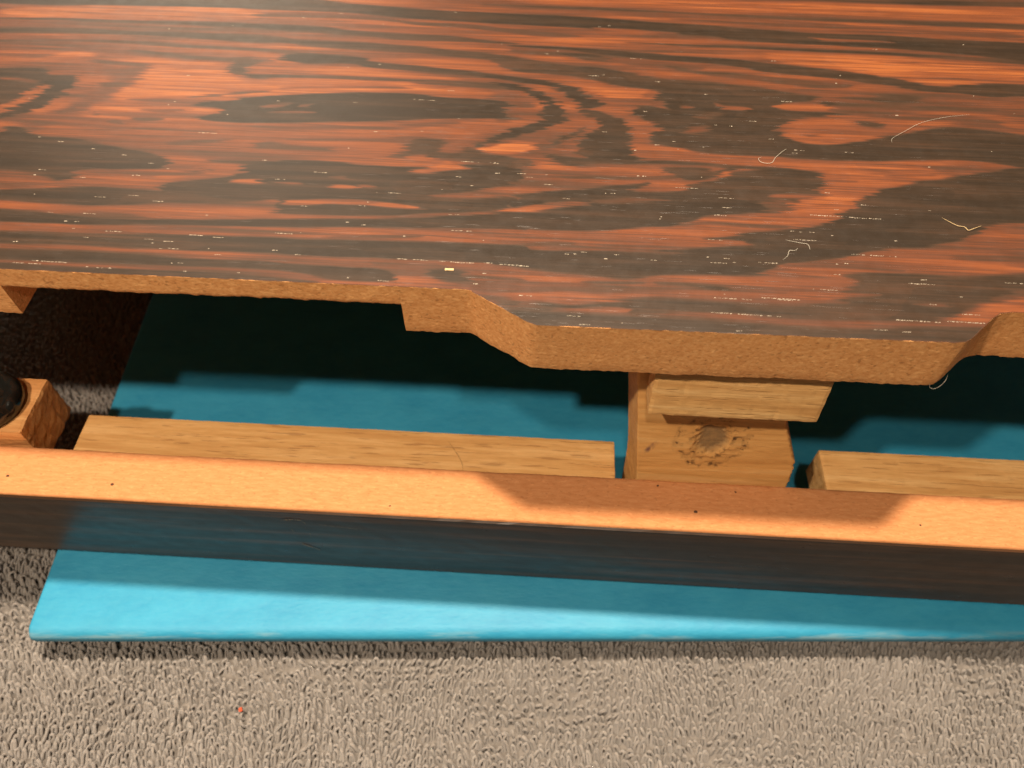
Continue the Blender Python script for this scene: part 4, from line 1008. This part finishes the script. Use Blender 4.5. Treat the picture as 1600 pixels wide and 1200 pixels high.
# ================================================================== LOOSE BITS
def fibre(name, pts, r, mat, label, cat, world_rot=True, group=None):
    ca, sa = math.cos(ROT), math.sin(ROT)
    P = [((x * ca - y * sa) * MM, (x * sa + y * ca) * MM, z * MM) for x, y, z in pts]
    P = smooth_line(P, 8)
    n = len(P)
    rr = [r * MM * (1 - .7 * abs(2 * i / (n - 1) - 1) ** 3) for i in range(n)]
    V, Q = tube(P, rr, 6)
    o = fast_mesh(name, [tuple(v) for v in V], Q, mat)
    o['label'] = label; o['category'] = cat
    if group: o['group'] = group
    return o
zt = 96.8
fibre('lint_fibre', [(50.2, 139.9, zt + .35), (49.0, 138.6, zt + .5), (47.5, 137.0, zt + .2), (46.6, 135.4, zt + .15), (45.4, 134.9, zt + .25), (44.2, 135.2, zt + .3), (43.8, 136.3, zt + .25), (44.6, 137.1, zt + .15)], .042, M_LINT, 'curled pale lint fibre lying mid-right on the striped panel', 'lint', group='lint fibres')
fibre('lint_fibre', [(73.2, 143.6, zt + .15), (73.6, 145.0, zt + .3), (77.0, 147.7, zt + .4), (81.2, 151.0, zt + .25), (86.7, 153.4, zt + .15), (93.0, 155.0, zt + .1)], .03, M_LINT, 'long gently curved pale hair at the upper right of the panel', 'lint', group='lint fibres')
fibre('lint_fibre', [(77.6, 120.2, zt + .12), (79.7, 118.0, zt + .3), (81.2, 117.7, zt + .2), (81.6, 116.7, zt + .3), (82.6, 117.0, zt + .5), (84.6, 118.2, zt + .25)], .055, M_CHIP, 'yellowish zigzag fibre on the dark patch right of the panel', 'lint', group='lint fibres')
fibre('lint_fibre', [(45.9, 112.1, zt + .1), (48.4, 111.4, zt + .15), (49.9, 111.0, zt + .2), (50.2, 109.6, zt + .12)], .04, M_LINT, 'thin hooked lint fibre nearest the front edge of the panel', 'lint', group='lint fibres')
fibre('lint_fibre', [(44.6, 106.6, zt + .1), (45.6, 107.6, zt + .2), (46.2, 109.1, zt + .2), (47.2, 109.2, zt + .15), (48.0, 110.0, zt + .1)], .04, M_LINT, 'crinkled short lint fibre just below the hooked one', 'lint', group='lint fibres')
fibre('lint_fibre', [(72.6, 88.7, 84.5), (72.9, 88.3, 83.6), (73.8, 88.2, 83.4), (75.0, 88.8, 83.9), (75.6, 89.4, 84.8), (75.5, 89.7, 85.8)], .05, M_LINT, 'pale fuzzy fibre hanging under the right corner of the raw tab', 'lint', group='lint fibres')
fibre('lint_fibre', [(-117.6, 94.0, 31.3), (-90, 97, 31.25)][:0] or [(-22.5, 103.0, 31.2), (-21.0, 101.0, 31.3), (-18.6, 97.2, 31.25), (-18.0, 94.6, 31.15)], .028, M_CRUMB, 'thin dark hair lying across the long pale batten', 'hair')

def chip(name, x, y, z, size, rz, mat, label, cat, rot=True):
    bm = bmesh.new()
    bmesh.ops.create_cube(bm, size=1)
    bmesh.ops.subdivide_edges(bm, edges=bm.edges, cuts=2, use_grid_fill=True)
    for v in bm.verts:
        v.co.x *= size[0]; v.co.y *= size[1]; v.co.z *= size[2]
        v.co += Vector((random.uniform(-1, 1), random.uniform(-1, 1), random.uniform(-.5, .5))) * size[1] * .12
        v.co *= MM
    me = bpy.data.meshes.new(name); bm.to_mesh(me); bm.free(); me.materials.append(mat)
    o = bpy.data.objects.new(name, me); col.objects.link(o)
    a = ROT if rot else 0
    o.location = ((x * math.cos(a) - y * math.sin(a)) * MM, (x * math.sin(a) + y * math.cos(a)) * MM, z * MM)
    o.rotation_euler = (0, 0, a + rz)
    o['label'] = label; o['category'] = cat
chip('wood_chip', -17.7, 100.3, zt + .14, (1.6, .42, .2), 0, M_CHIP, 'tiny pale yellow wood chip near the front edge of the panel', 'wood chip')
chip('red_fluff', -70.5, 48.8, -11.2, (.8, .9, .6), .4, M_RED, 'tiny red speck caught in the towel loops', 'fluff', rot=False)
